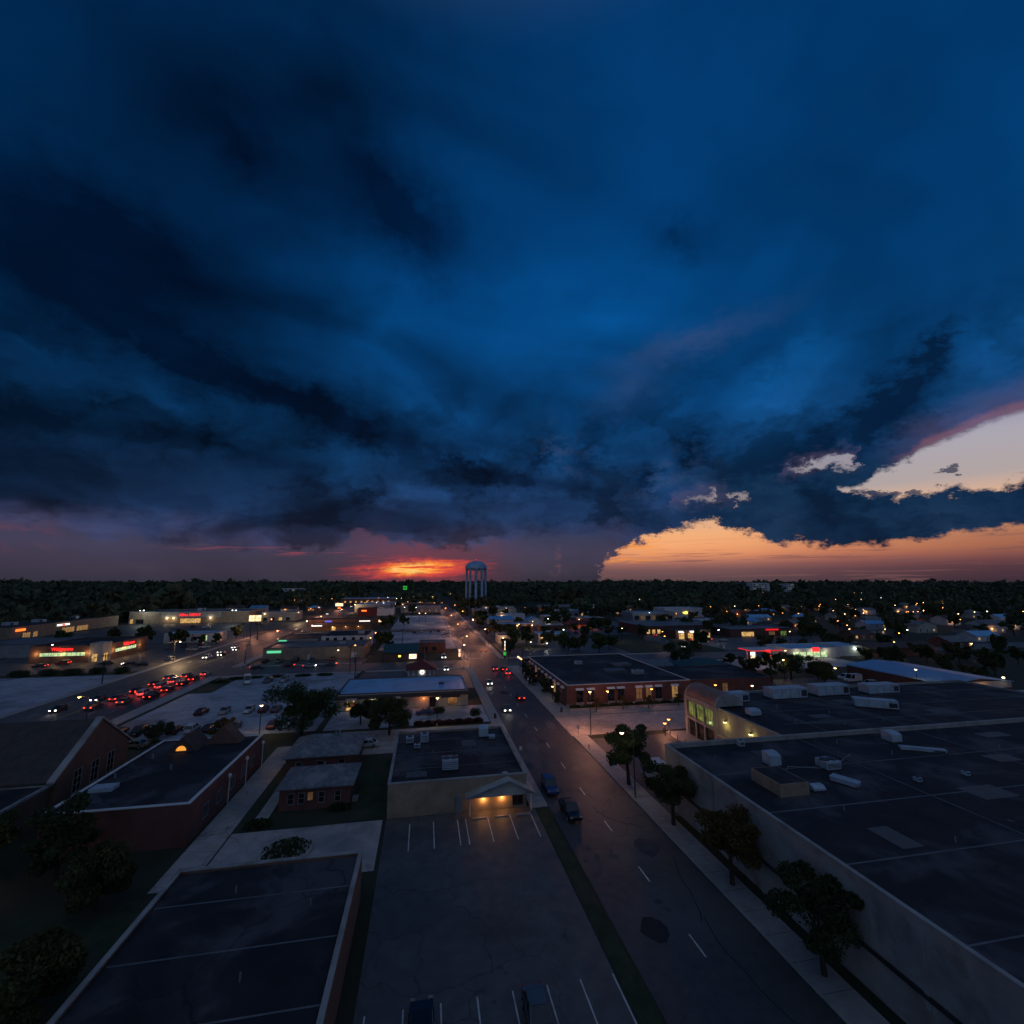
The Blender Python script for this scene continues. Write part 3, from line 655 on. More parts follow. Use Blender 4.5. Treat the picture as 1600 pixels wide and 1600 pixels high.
# --- glass-fronted block behind it with barrel vault
r, o = flat_building('glass_front_block', 'two storey concrete block with lit glass front under a copper barrel vault', 55.9, 130, 65.5, 93.0, 7.4, 'panel_concrete', 'roof_dark', 'panel_concrete', .5)
for y in (72, 79, 86): MB(o).box(61.9, 129.5, y, y + .16, 7.45, 7.475).build('membrane_seam', 'roof_grey', r)
for x in (66, 82, 98): MB(o).box(x, x + .16, 66, 92.5, 7.45, 7.472).build('membrane_seam', 'roof_grey', r)
for x, y, w, d in ((70, 74, 4, 2), (84, 82, 3, 2.4), (95, 72, 5, 3)): MB(o).sheet(x, x + w, y, y + d, 7.478).build('roof_patch', 'asphalt_old', r)
for x, y in ((68, 81), (75, 76), (80, 70), (92, 84), (72, 70), (64, 72)): MB(o).tube([(x, y, 7.4), (x, y, 8.0)], .07, 7).build('vent_pipe', 'metal_grey', r)
MB(o).box(55.65, 56.6, 82.2, 83.2, 0, 7.9).build('corner_pier', 'panel_concrete', r)
MB(o).lathe((55.7, 84.3, 4.5), [(.01, .3), (.28, .1), (.28, -.1), (.01, -.3)], 10).build('ceiling_light', 'e_win_green', r)
MB(o).box(55.65, 56.6, 92.2, 93.1, 0, 7.9).build('corner_pier', 'panel_concrete', r)
MB(o).box(55.62, 55.9, 83.2, 92.2, 3.35, 3.85).build('storey_band', 'panel_concrete', r)
MB(o).box(55.62, 55.9, 83.2, 92.2, 6.95, 7.9).build('eave_band', 'panel_concrete', r)
for i, y in enumerate((83.5, 86.4, 89.3)):
    window(r, o, 'W', 55.9, y, y + 2.5, 3.95, 6.9, 'e_win_yg', 'trim_dark', 2, 2)
    window(r, o, 'W', 55.9, y, y + 2.5, .2, 3.2, 'glass_dark', 'trim_dark', 2, 1)
for y in (86.2, 89.1): MB(o).box(55.55, 55.88, y - .16, y + .16, 0, 7.0).build('mullion_pier', 'panel_concrete', r)
n = 16; R_ = 2.9; cxv = 58.9
arc = [(cxv + R_ * math.cos(math.pi * i / n), 7.9 + 2.1 * math.sin(math.pi * i / n)) for i in range(n + 1)]
vt = MB(o).prism(arc, 'y', 83.0, 92.8).build('barrel_vault', 'copper', r)
arc2 = [(cxv + (R_ + .12) * math.cos(math.pi * i / n), 7.88 + 2.2 * math.sin(math.pi * i / n)) for i in range(n + 1)]
MB(o).prism(arc2, 'y', 82.5, 83.0).build('end_arch', 'panel_concrete', vt); MB(o).prism(arc2, 'y', 92.8, 93.2).build('end_arch', 'panel_concrete', vt)
for i in range(1, 8): MB(o).prism([(x, z + .05) for x, z in arc], 'y', 83.0 + i * 1.22, 83.08 + i * 1.22).build('vault_rib', 'copper', vt)
MB(o).box(55.5, 55.9, 65.6, 82.1, 2.6, 3.0).build('ledge', 'panel_concrete', r)
for y in (79.6, 72.8):
    wl = MB(o).box(55.4, 55.9, y - .15, y + .15, 6.0, 6.25).build('wall_lamp', 'metal_dark', r)
    MB(o).box(55.38, 55.85, y - .13, y + .13, 5.9, 5.99).build('lens', 'e_warm', wl)
    point('lamp_light', (55.0 - o[0], y - o[1], 5.6), (1, .78, .16), 55, r, .15)
# --- brick office with awning windows
r, o = flat_building('brick_office', 'wide dark red brick office with awninged windows on the street corner', 36.8, 72, 117, 163, 4.9, 'brick_red', 'roof_dark', 'trim_white', .4)
def awning(face, plane, a0, a1, z, rr, oo, mat='trim_white'):
    if face == 'S': MB(oo).prism([(plane, z), (plane - .55, z - .45), (plane, z - .45)], 'x', a0, a1).build('awning', mat, rr)
    else: MB(oo).prism([(plane, z), (plane - .55, z - .45), (plane, z - .45)], 'y', a0, a1).build('awning', mat, rr)
for x, lit in ((39.4, 0), (42.4, 0), (48.0, 0), (50.8, 0), (56.0, 1), (58.8, 1), (61.6, 0), (66.4, 2)):
    window(r, o, 'S', 117, x, x + 1.7, 1.0, 3.9, ('glass_dark', 'e_win_low', 'e_win_dim')[lit], 'trim_dark', 1, 1); awning('S', 117, x - .25, x + 1.95, 4.4, r, o)
    MB(o).box(x - .2, x + 1.9, 116.9, 117, .25, .9).build('apron_panel', 'panel_concrete', r)
for i, y in enumerate((119.5, 123.5, 127.5, 131.5, 136, 140.5, 145, 149.5, 154, 158.5)):
    window(r, o, 'W', 36.8, y, y + 1.7, 1.0, 3.9, ('glass_dark', 'glass_dark', 'e_win_dim', 'glass_dark', 'e_win_low')[i % 5], 'trim_dark', 1, 1); awning('W', 36.8, y - .25, y + 1.95, 4.4, r, o)
for x, y in ((54, 131), (60, 140)): MB(o).box(x, x + 6, y, y + 4, 4.96, 5.6).build('skylight', 'roof_grey', r)
pl = tag(MB((36, 114, 0)).ring(36.2, 72, 113.0, 116.6, 0, .5, .3).build('planter', 'panel_concrete', loc=(36, 114, 0)), 'low concrete planter bed along the front of the brick office', 'planter')
# annex to its right, dark roofs
r, o = flat_building('brick_annex', 'dark roofed brick annex directly behind and right of the brick office', 73, 100, 120.2, 139.5, 4.2, 'brick_dark', 'roof_dark', 'trim_dark', .3)
window(r, o, 'S', 120.2, 76, 77.6, .8, 3.2, 'e_win_dim', 'trim_dark', 1, 1); window(r, o, 'S', 120.2, 84, 85.6, .8, 3.2, 'e_win_low', 'trim_dark', 1, 1)
# --- blue-white roofed shop row
r, o = flat_building('shop_row', 'single storey shop row with pale blue flat roof beside its parking lot', -21, 11.8, 123.5, 142, 3.7, 'plaster', 'roof_bluewhite', 'trim_dark', .3)
MB(o).box(-21.2, 12.0, 122.2, 123.5, 2.9, 3.6).build('fascia', 'roof_brown', r)
window(r, o, 'S', 123.5, -18.6, -16.6, .1, 2.4, 'e_win', 'trim_dark', 1, name='shop_window'); window(r, o, 'S', 123.5, -14.2, -13.0, .3, 2.3, 'e_win_low', 'trim_dark', 0, 1, name='shop_window')
window(r, o, 'S', 123.5, -8.0, -5.2, .3, 2.3, 'glass_dark', 'trim_dark', 2, name='shop_window'); window(r, o, 'S', 123.5, 1.9, 3.4, .1, 2.4, 'glass_dark', 'trim_dark', 1, name='door')
window(r, o, 'S', 123.5, 6.4, 9.0, .5, 2.4, 'e_win_low', 'trim_dark', 2, name='shop_window')
window(r, o, 'S', 123.5, -17.2, -16.7, 1.2, 1.9, 'e_redtube', 'trim_dark', 0, name='lit_sign', d=.12)
for x in (-18.6, -8.0): MB(o).box(x, x + 2.6, 122.0, 122.2, 2.7, 3.2).build('sign_board', 'white_wall', r)
aw = MB(o).prism([(123.4, 3.5), (121.6, 2.5), (123.4, 2.5)], 'x', 4.8, 9.6).build('awning', 'trim_dark', r)
for x, c, w, e in ((-12, (1, .9, .6), 60, 'e_white'), (.4, (1, .30, .08), 70, 'e_sodium'), (7.6, (1, .6, .25), 40, 'e_warm')):
    wl = MB(o).box(x - .13, x + .13, 122.0, 122.2, 2.55, 2.7).build('wall_lamp', 'metal_dark', r); MB(o).box(x - .12, x + .12, 121.9, 122.15, 2.45, 2.548).build('lens', e, wl)
    point('lamp_light', (x - o[0], 122.6 - o[1], 2.3), c, w, r, .12)
wl = MB(o).box(11.8, 12.1, 126, 126.3, 2.4, 2.6).build('wall_lamp', 'metal_dark', r); MB(o).box(11.82, 12.08, 126.02, 126.28, 2.3, 2.398).build('lens', 'e_sodium', wl); point('lamp_light', (12.6 - o[0], 126 - o[1], 2.2), (1, .30, .08), 80, r, .12)
MB(o).box(4.4, 5.8, 131, 132.2, 3.75, 4.2).build('roof_hatch', 'roof_dark', r)
# --- red roofed restaurant with round lit sign
r, o = hip_building('restaurant', 'dark red roofed restaurant with a round white lit sign behind the shop row', -5.0, 3.8, 160.4, 169.0, 2.7, 2.4, 'white_wall', 'roof_red', .7, cat='restaurant')
sg = MB(o)
sg.prism([(-.3 + .75 * math.cos(2 * math.pi * i / 24), 1.75 + .75 * math.sin(2 * math.pi * i / 24)) for i in range(24)], 'y', 160.05, 160.35); sgo = sg.build('round_sign', 'e_whitesign', r)
mk = MB(o)
for a_, b_, s_ in ((-.62, 2.02, .20), (.02, 2.05, .17), (-.12, 1.55, .24), (-.62, 1.45, .13)): mk.prism([(a_ + s_ * (1 + .3 * math.sin(3 * i)) * math.cos(2 * math.pi * i / 9), b_ + s_ * math.sin(2 * math.pi * i / 9)) for i in range(9)], 'y', 160.02, 160.06)
mk.build('sign_mark', 'trim_dark', sgo)
MB(o).tube([(.4, 164.5, 4.6), (.4, 164.5, 9.5)], .06).build('flue', 'metal_grey', r)
for x in (-4.4, -2.6, 1.0, 2.6): MB(o).box(x, x + .9, 160.34, 160.4, .4, 2.2).build('blind_panel', 'grey_wall', r)
window(r, o, 'E', 3.8, 163.0, 165.0, .5, 2.2, 'e_win', 'trim_dark', 1)
# --- shops north of the cross street, left of the main street
r, o = hip_building('shop', 'dark gabled shop with a lit twin picture board on its front wall', -15.4, -2.6, 193.4, 206, 3.5, 2.6, 'brick_brown', 'roof_teal', .6, cat='building', gable='x')
window(r, o, 'S', 193.4, -10.0, -9.0, 1.6, 2.3, 'e_yellow', 'trim_dark', 0); window(r, o, 'S', 193.4, -5.6, -2.9, 1.0, 2.5, 'e_signwarm', 'e_whitesign', 1, name='lit_board', d=.15)
MB(o).box(-8.5, -5.4, 206, 221, 0, 3.4).build('rear_wing', 'brick_dark', r)
r, o = flat_building('shop', 'low dark brick shop with grey roof in the lot beyond the cross street', -2.0, 9.8, 214, 224, 4.0, 'brick_dark', 'roof_grey', 'trim_dark', .3)
for x in (0, 4): window(r, o, 'S', 214, x, x + 1.6, .8, 2.4, 'glass_dark', 'trim_dark', 1)
r, o = flat_building('store', 'long tan store with two green lit signs beyond the cross street', -64, -24.6, 204, 224.5, 4.7, 'brick_tan', 'roof_grey', 'trim_dark', .4)
MB(o).box(-62.5, -57.2, 203.75, 204.0, 3.0, 3.9).build('lit_sign', 'e_greenb', r)
window(r, o, 'S', 204, -47, -46.0, .1, 2.2, 'white_wall', 'trim_dark', 0, name='door'); window(r, o, 'S', 204, -30, -27.6, .1, 2.6, 'white_wall', 'trim_dark', 0, name='loading_door')
for y in (206, 210, 214, 218): MB(o).box(-24.6, -24.2, y, y + .8, 0, 4.4).build('pilaster', 'brick_tan', r)
r, o = flat_building('store', 'white walled upper store with dark square windows behind the long tan store', -46.5, -26, 226, 250, 6.6, 'white_wall', 'roof_dark', 'trim_dark', .4)
for x in (-44.5, -41, -37, -33, -29.5): window(r, o, 'S', 226, x, x + 1.3, 5.0, 6.0, 'glass_dark', 'trim_dark', 0)
r, o = flat_building('store', 'dark store with a small green lit sign beside the arterial road', -66, -48, 227, 252, 5.4, 'grey_wall', 'roof_dark', 'trim_dark', .4)
MB(o).box(-65, -61.6, 226.7, 227.0, 4.3, 5.3).build('lit_sign', 'e_greenb', r); MB(o).box(-53, -48.4, 226.8, 227, 3.2, 4.8).build('sign_board', 'plaster', r)
r, o = flat_building('strip_shops', 'row of shops with white lit script sign and lamps along its eave', -72, -35, 318, 330, 3.9, 'brick_brown', 'roof_brown', 'roof_brown', .5)
MB(o).box(-72.2, -35, 316.3, 318, 2.9, 3.7).build('fascia', 'brick_brown', r)
w_ = MB(o)
for i, hh in enumerate((.9, .55, .5, .6, .5, .55, .6, .55, .5)): w_.box(-71.5 + i * .72, -70.95 + i * .72, 316.1, 316.3, 3.0, 3.0 + hh * 1.2)
w_.build('sign_lettering', 'e_whitesign', r)
for x in (-58.5, -50.5, -42.5):
    wl = MB(o).box(x - .2, x + .2, 316.0, 316.25, 2.6, 2.85).build('wall_lamp', 'metal_dark', r); MB(o).box(x - .18, x + .18, 315.9, 316.2, 2.45, 2.598).build('lens', 'e_warm', wl); point('lamp_light', (x - o[0], 316.6 - o[1], 2.2), (1, .6, .3), 90, r, .15)
window(r, o, 'S', 318, -59.5, -57, .2, 2.3, 'e_win', 'trim_dark', 1)
r, o = flat_building('strip_shops', 'second row of shops with blue panel and small white sign, behind the first', -82, -28, 349, 364, 4.2, 'brick_brown', 'roof_brown', 'roof_brown', .5)
MB(o).box(-70, -65.5, 348.7, 349, 2.8, 3.9).build('blue_panel', 'e_blue', r); w_ = MB(o)
for i in range(9): w_.box(-46.5 + i * .85, -45.85 + i * .85, 348.75, 348.95, 2.9, 3.6)
w_.build('sign_lettering', 'e_whitesign', r); MB(o).box(-33, -31, 348.7, 349, 2.4, 3.9).build('lit_sign', 'e_signwarm', r)
r, o = flat_building('red_shop', 'small red fronted shop with an orange lit sign far down the arterial', -62, -44.5, 447, 462, 6.4, 'roof_red', 'roof_dark', 'trim_dark', .4)
MB(o).box(-58, -53.5, 446.7, 447, 4.0, 5.2).build('lit_sign', 'e_orange', r)
r, o = flat_building('warehouse', 'pale boxy warehouse next to the red fronted shop', -44, -29, 446, 470, 6.2, 'white_wall', 'roof_grey', 'trim_white', .3)
r, o = flat_building('far_store', 'far store with a bright pale blue roof beyond the red fronted shop', -72, -36, 500, 540, 7.6, 'grey_wall', 'roof_bluewhite', 'trim_white', .3)
r, o = flat_building('far_store', 'most distant store with a thin blue roof and a row of lights', -110, -40, 640, 680, 8.5, 'brick_brown', 'roof_bluewhite', 'trim_white', .3)
for i in range(9): window(r, o, 'S', 640, -106 + i * 7, -103.6 + i * 7, 3.5, 5.5, 'e_win', 'trim_dark', 0)
r, o = flat_building('pale_store', 'long pale store at the far end of the open parking lot', -24, 16, 478, 500, 6.0, 'grey_wall', 'roof_grey', 'trim_white', .3)
for x in (-20, -12, -4, 4, 10): window(r, o, 'S', 478, x, x + 2.4, 1.0, 3.4, 'e_win_low', 'trim_dark', 1)
r, o = flat_building('far_shop', 'tiny orange lit shop far beyond the long pale store', -8, 14, 640, 655, 6, 'brick_brown', 'roof_dark', 'trim_dark', .3)
window(r, o, 'S', 640, -6, 10, 1, 4, 'e_win', 'trim_dark', 6)
# --- drugstore with corner entrance
r, o = flat_building('drugstore', 'brick drugstore with red lettered signs and lit strip windows on a corner', -152, -127.2, 214.5, 245, 6.1, 'brick_brown', 'roof_dark', 'trim_dark', .5)
tw = MB(o).box(-131.5, -126.9, 214.2, 219.5, 0, 7.4).build('corner_tower', 'plaster', r)
window(r, o, 'S', 214.2, -130.4, -128.4, .2, 3.2, 'e_win', 'trim_dark', 1, name='entrance'); window(r, o, 'E', -126.9, 215.2, 217.6, .2, 3.2, 'e_win', 'trim_dark', 1, name='entrance')
window(r, o, 'S', 214.5, -148.5, -133.0, 2.6, 3.9, 'e_win_green', 'trim_dark', 9, name='strip_window'); window(r, o, 'E', -127.2, 222.5, 236.5, 2.6, 3.9, 'e_win_green', 'trim_dark', 9, name='strip_window')
lettering('Walgreens', 1.75, 'e_red', r, (-141.0 - o[0], 214.3 - o[1], 4.75), 'S'); lettering('Walgreens', 1.75, 'e_red', r, (-127.0 - o[0], 231.0 - o[1], 4.75), 'E')
for x in (-149.6, -132.2):
    point('lamp_light', (x - o[0], 213.6 - o[1], 3.6), (1, .55, .2), 160, r, .15)
point('lamp_light', (-141 - o[0], 213.2 - o[1], 3.6), (1, .55, .2), 160, r, .15)
for y in (221, 229, 239): point('lamp_light', (-126.2 - o[0], y - o[1], 3.6), (1, .55, .2), 150, r, .15)
# --- strip mall wrapping round the far left lot
r, o = flat_building('strip_mall', 'long tan strip mall wing with orange and white lit signs at far left', -250, -220, 296, 384, 6.6, 'brick_tan', 'roof_dark', 'trim_dark', .6)
for i, (y0, y1, mt) in enumerate(((304, 309, 'e_win_dim'), (311, 314, 'e_win_dim'), (332, 342, 'e_win_dim'), (344, 354, 'e_win_dim'))): window(r, o, 'E', -220, y0, y1, .4, 3.4, mt, 'trim_dark', 3, name='shop_window')
MB(o).box(-220, -219.6, 299, 305, 4.6, 5.8).build('lit_sign', 'e_orange', r); ws = MB(o).box(-220, -219.6, 327.5, 337, 4.9, 5.8).build('lit_sign', 'e_whitesign', r); MB(o).box(-219.6, -219.5, 331, 333.2, 4.95, 5.75).build('sign_mark', 'e_red', ws)
r, o = flat_building('office_store', 'wide tan store with red lettering and lit entrance behind the mall lot', -219, -136, 394, 430, 8.2, 'brick_tan', 'roof_grey', 'trim_white', .5)
MB(o).box(-197, -156, 393.2, 394, 4.2, 8.6).build('fascia', 'plaster', r)
lettering('Office DEPOT', 2.6, 'e_red', r, (-177.5 - o[0], 393.1 - o[1], 5.5), 'S', sx=.98)
window(r, o, 'S', 393.8, -184, -170, .2, 3.6, 'e_win', 'trim_dark', 4, name='entrance'); window(r, o, 'S', 393.9, -214, -209, .3, 3.2, 'glass_dark', 'trim_dark', 2, name='door'); window(r, o, 'S', 393.9, -217.8, -216, .3, 3.5, 'e_win', 'trim_dark', 1, name='door')
for x in (-193, -188.5, -163): point('lamp_light', (x - o[0], 392.4 - o[1], 3.8), (1, .8, .5), 240, r, .2); MB(o).box(x - .3, x + .3, 392.9, 393.3, 3.6, 4.0).build('wall_lamp', 'e_warm', r)
r, o = flat_building('pale_blue_building', 'white walled building with pale blue roof between parking lot trees', -134, -108.5, 272, 284, 4.4, 'white_wall', 'roof_bluewhite', 'trim_white', .3)
for x in (-131, -126, -121, -116): window(r, o, 'S', 272, x, x + 2.6, .6, 2.8, 'glass_dark', 'trim_dark', 1)
MB(o).box(-114, -113.4, 271.8, 272, .8, 3.4).build('lit_sign', 'e_win_green', r)
r, o = flat_building('grey_block', 'low grey roofed block at the far left behind the drugstore', -190, -152.5, 232, 262, 5.0, 'grey_wall', 'roof_grey', 'trim_dark', .3)
# --- right of the main street, mid distance
r, o = flat_building('grey_warehouse', 'long grey warehouse with one lit doorway in front of the water tower', 45, 86, 428, 446, 5.6, 'grey_wall', 'roof_grey', 'trim_white', .3)
window(r, o, 'S', 428, 70, 73.5, .4, 3.0, 'e_win', 'trim_dark', 1); window(r, o, 'S', 428, 75, 77, 1.4, 3.0, 'e_win', 'trim_dark', 0)
r, o = hip_building('blue_roof_shop', 'shop with bright blue metal roof right of the main street', 47, 64.5, 332, 348, 4.2, 2.0, 'white_wall', 'roof_metal', .5, cat='building', gable='x')
r, o = flat_building('red_lit_shop', 'white eaved shop with red lit front right of the main street', 47.5, 71, 296, 310, 3.8, 'brick_dark', 'roof_bluewhite', 'trim_white', .5)
for x in (50, 54, 58, 62, 66): window(r, o, 'S', 296, x, x + 2.2, .5, 2.6, ('glass_dark', 'e_redtube', 'glass_dark', 'e_win_low', 'e_redtube')[int(x) % 5], 'trim_dark', 1)
point('lamp_light', (65 - o[0], 294.6 - o[1], 3.4), (1, .9, .75), 120, r, .2); point('lamp_light', (70 - o[0], 294.6 - o[1], 3.4), (1, .3, .1), 120, r, .2)
for x in (60, 70): MB(o).box(x - .3, x + .3, 295.5, 296, 3.0, 3.4).build('wall_lamp', 'e_warm', r)
r, o = flat_building('brick_shed', 'low red brick shed with pale roof edge beside the red lit shop', 73, 88, 284, 296, 3.9, 'brick_red', 'roof_grey', 'trim_white', .35)
r, o = hip_building('blue_roof_shed', 'small shed with steep pale blue roof behind the brick shed', 73, 84, 322, 334, 4, 2.2, 'white_wall', 'roof_metal', .4, cat='shed', gable='y')
r, o = flat_building('canopy_shop', 'open white shop with stacked orange lit eaves behind the brick shed', 90, 106, 340, 354, 5.2, 'plaster', 'roof_bluewhite', 'trim_white', .5)
MB(o).box(89.5, 106.5, 338.6, 340, 2.8, 3.2).build('canopy', 'trim_white', r); point('lamp_light', (92 - o[0], 336 - o[1], 4), (1, .5, .2), 160, r, .2)
r, o = hip_building('pagoda_restaurant', 'restaurant with glowing red mansard roof beyond the corner lawns', 96, 113, 296, 308, 3.2, 2.6, 'brick_brown', 'roof_red', 1.0, cat='restaurant', inset=3)
for x in (97, 101.5, 106, 110): window(r, o, 'S', 296, x, x + 2, .4, 2.4, 'e_win' if x == 110 else 'e_win_low', 'trim_dark', 1)
for x in (98, 103, 108, 113): point('lamp_light', (x - o[0], 293.2 - o[1], 2.3), (1, .16, .06), 140, r, .2)
r, o = flat_building('car_dealer', 'car showroom with long pale blue fascia among dark trees', 168, 206, 352, 372, 5.5, 'grey_wall', 'roof_bluewhite', 'roof_bluewhite', .9, cat='building')
for i in range(7): window(r, o, 'S', 352, 170 + i * 5, 173.6 + i * 5, .5, 3.6, 'e_win_low' if i % 2 else 'glass_dark', 'trim_dark', 1)
r, o = flat_building('car_dealer', 'second showroom with blue fascia and a yellow cross-shaped emblem', 208, 246, 372, 392, 7.2, 'white_wall', 'roof_bluewhite', 'roof_bluewhite', 1.1, cat='building')
em_ = MB(o); em_.prism([(226.0, 3.6), (232.0, 3.6), (231.4, 4.8), (225.4, 4.8)], 'y', 371.6, 371.9); em_.prism([(227.6, 3.1), (229.8, 3.1), (229.8, 5.3), (227.6, 5.3)], 'y', 371.65, 371.95); em_.build('emblem', 'e_yellow', r)
for x in (210, 216, 236): window(r, o, 'S', 372, x, x + 4, .5, 3.6, 'e_win_low', 'trim_dark', 1)
r, o = flat_building('auto_shop', 'dark auto shop with brightly lit service bays', 138, 160, 236, 250, 4.4, 'brick_dark', 'roof_dark', 'trim_dark', .4)
for i, x in enumerate((140, 145.5, 151, 156)): window(r, o, 'S', 236, x, x + 3.2, .1, 3.0, 'e_win', 'trim_dark', 2, 1, name='service_bay')
for x in (141, 148, 155):
    MB(o).prism([(235.9, 4.3), (234.2, 3.6), (235.9, 3.5)], 'x', x - 1.3, x + 1.3).build('lit_canopy', 'e_whitesign', r); point('lamp_light', (x - o[0], 233.2 - o[1], 3.2), (1, .7, .35), 170, r, .2)
r, o = flat_building('grey_roof_block', 'wide grey roofed block directly behind the auto shop', 128, 186, 256, 290, 5.2, 'brick_dark', 'roof_grey', 'roof_bluewhite', .4)
for i in range(3): window(r, o, 'S', 256, 131 + i * 3.4, 133 + i * 3.4, .8, 3.2, 'e_win', 'trim_dark', 1)
r, o = flat_building('long_store', 'long low store with flat grey roof, red tube sign and glowing window', 174, 213, 238, 254, 4.3, 'brick_dark', 'roof_grey', 'roof_bluewhite', .5)
MB(o).box(197, 205.5, 237.6, 237.9, 3.4, 4.2).build('tube_sign', 'e_redtube', r); window(r, o, 'S', 238, 181, 189, .3, 2.8, 'e_win', 'trim_dark', 3, name='shop_window')
window(r, o, 'S', 238, 199, 203, .3, 2.8, 'e_win_low', 'trim_dark', 1, name='shop_window'); window(r, o, 'S', 238, 207, 211, .3, 3.0, 'e_win_yg', 'trim_dark', 1, name='shop_window')
# filling station
o = (135, 170, 0); r = thing('fuel_canopy', 'fuel canopy with red lit edge on white columns', 'canopy', o)
MB(o).box(128.5, 142, 163.5, 171.5, 4.15, 4.75).build('canopy_deck', 'white_wall', r); MB(o).ring(128.3, 142.2, 163.3, 171.7, 4.28, 4.56, .19).build('light_band', 'e_redtube', r)
MB(o).box(134.4, 136.2, 163.0, 163.28, 3.6, 4.8).build('lit_sign', 'e_red', r)
for x in (131, 139.5):
    for y in (165, 170): MB(o).box(x - .22, x + .22, y - .22, y + .22, 0, 4.1).build('column', 'trim_white', r)
for x in (131, 139.5):
    for y in (165, 170): point('lamp_light', (x + 1.5 - o[0], y - o[1], 3.9), (1, .80, .42), 170, r, .3)
for i, x in enumerate((131, 139.5)):
    for j, y in enumerate((166.5, 168.5)):
        t = thing('fuel_pump', '%s fuel pump under the %s end of the red edged canopy' % (('front', 'rear')[j], ('left', 'right')[i]), 'pump', (x, y, 0), group='fuel pumps')
        MB().box(-.4, .4, -.25, .25, 0, .25).build('plinth', 'concrete', t); MB().box(-.32, .32, -.2, .2, .25, 1.7).build('cabinet', 'trim_white', t); MB().box(-.36, .36, -.24, .24, 1.7, 2.0).build('top_panel', 'e_red', t)
r, o = flat_building('kiosk', 'lit filling station shop with red square sign behind the fuel canopy', 150, 174, 168, 182, 3.6, 'white_wall', 'roof_bluewhite', 'trim_white', .5)
for i in range(5): window(r, o, 'S', 168, 151 + i * 3.4, 153.9 + i * 3.4, .4, 2.7, 'e_win_green', 'trim_white', 1, name='shop_window')
MB(o).box(160.5, 163.8, 167.6, 167.9, 2.7, 4.4).build('lit_sign', 'e_red', r)
for x in (153, 160, 167): point('lamp_light', (x - o[0], 166.4 - o[1], 2.8), (1, .9, .6), 110, r, .2)
r, o = hip_building('green_roof_shop', 'shop with dark green hip roof and a lit tan side wall', 87.5, 106, 142, 156, 3.0, 2.2, 'plaster', 'roof_teal', .8, cat='building')
window(r, o, 'S', 142, 99.5, 101, .1, 2.4, 'e_win', 'trim_dark', 0, name='door')
for x in (91, 95): point('lamp_light', (x - o[0], 140.6 - o[1], 2.5), (1, .85, .5), 40, r, .15)
point('lamp_light', (103 - o[0], 140.6 - o[1], 1.6), (1, .45, .15), 60, r, .15)
r, o = hip_building('white_shed', 'small white sided shed with grey roof left of the green roofed shop', 74, 85, 148, 158, 3.2, 1.4, 'white_wall', 'roof_grey', .3, cat='shed', gable='x')
r, o = hip_building('metal_shed', 'big shed under a pale blue metal roof at the right edge', 141, 164, 104, 134, 4.1, 1.2, 'brick_dark', 'roof_metal', .4, cat='shed', gable='y')
MB(o).box(141.5, 163.5, 103.8, 104, 2.4, 4.3).build('fascia', 'plaster', r)
point('lamp_light', (153 - o[0], 102.6 - o[1], 2.3), (1, .45, .12), 130, r, .15); MB(o).box(152.8, 153.2, 103.4, 103.8, 2.1, 2.35).build('wall_lamp', 'e_sodium', r)
point('lamp_light', (160.5 - o[0], 103.0 - o[1], 5.2), (1, .6, .3), 40, r, .15); MB(o).box(160.3, 160.7, 103.3, 103.7, 5.0, 5.3).build('wall_lamp', 'e_warm', r)
seam = MB(o)
for i in range(1, 12):
    for sgn in (-1, 1):
        y = 104 + i * 2.5; seam.quad((152.5, y - .04, 5.34), (152.5, y + .04, 5.34), (152.5 + sgn * 11.8, y + .04, 4.12), (152.5 + sgn * 11.8, y - .04, 4.12))
seam.build('roof_seam', 'metal_grey', r)
r, o = hip_building('brick_ranch', 'long brown brick building with shallow gable roof behind the pale metal roof', 188, 222, 166, 178, 3.4, 1.6, 'brick_brown', 'roof_brown', .6, cat='building', gable='x')
point('lamp_light', (218 - o[0], 164.5 - o[1], 2.8), (1, .3, .2), 160, r, .2)
r, o = flat_building('white_box_building', 'white boxy building with one wall lamp right of the filling station', 176, 188, 170, 182, 4.0, 'white_wall', 'roof_bluewhite', 'trim_white', .3)
point('lamp_light', (184 - o[0], 168.8 - o[1], 3), (.8, 1, .7), 90, r, .2); MB(o).box(183.8, 184.2, 169.6, 170, 3.0, 3.3).build('wall_lamp', 'e_white', r)
# far mid-rise blocks near the horizon
for (x0, x1, y0, h, lb) in ((795, 850, 1000, 27, 'left one of two pale mid-rise blocks in the far right woods'), (905, 930, 1010, 25, 'right one of two pale mid-rise blocks in the far right woods'), (-330, -260, 1050, 16, 'far pale low block in the woods left of the red sunset')):
    r, o = flat_building('midrise_block', lb, x0, x1, y0, y0 + 25, h, 'white_wall', 'roof_grey', 'trim_white', .6)
    for i in range(int((x1 - x0) / 8)):
        for j in range(int(h / 5)): window(r, o, 'S', y0, x0 + 2 + i * 8, x0 + 5.5 + i * 8, 2 + j * 5, 4.4 + j * 5, 'glass_dark' if (i * 3 + j) % 5 else 'e_win_dim', 'trim_dark', 0, d=.2)
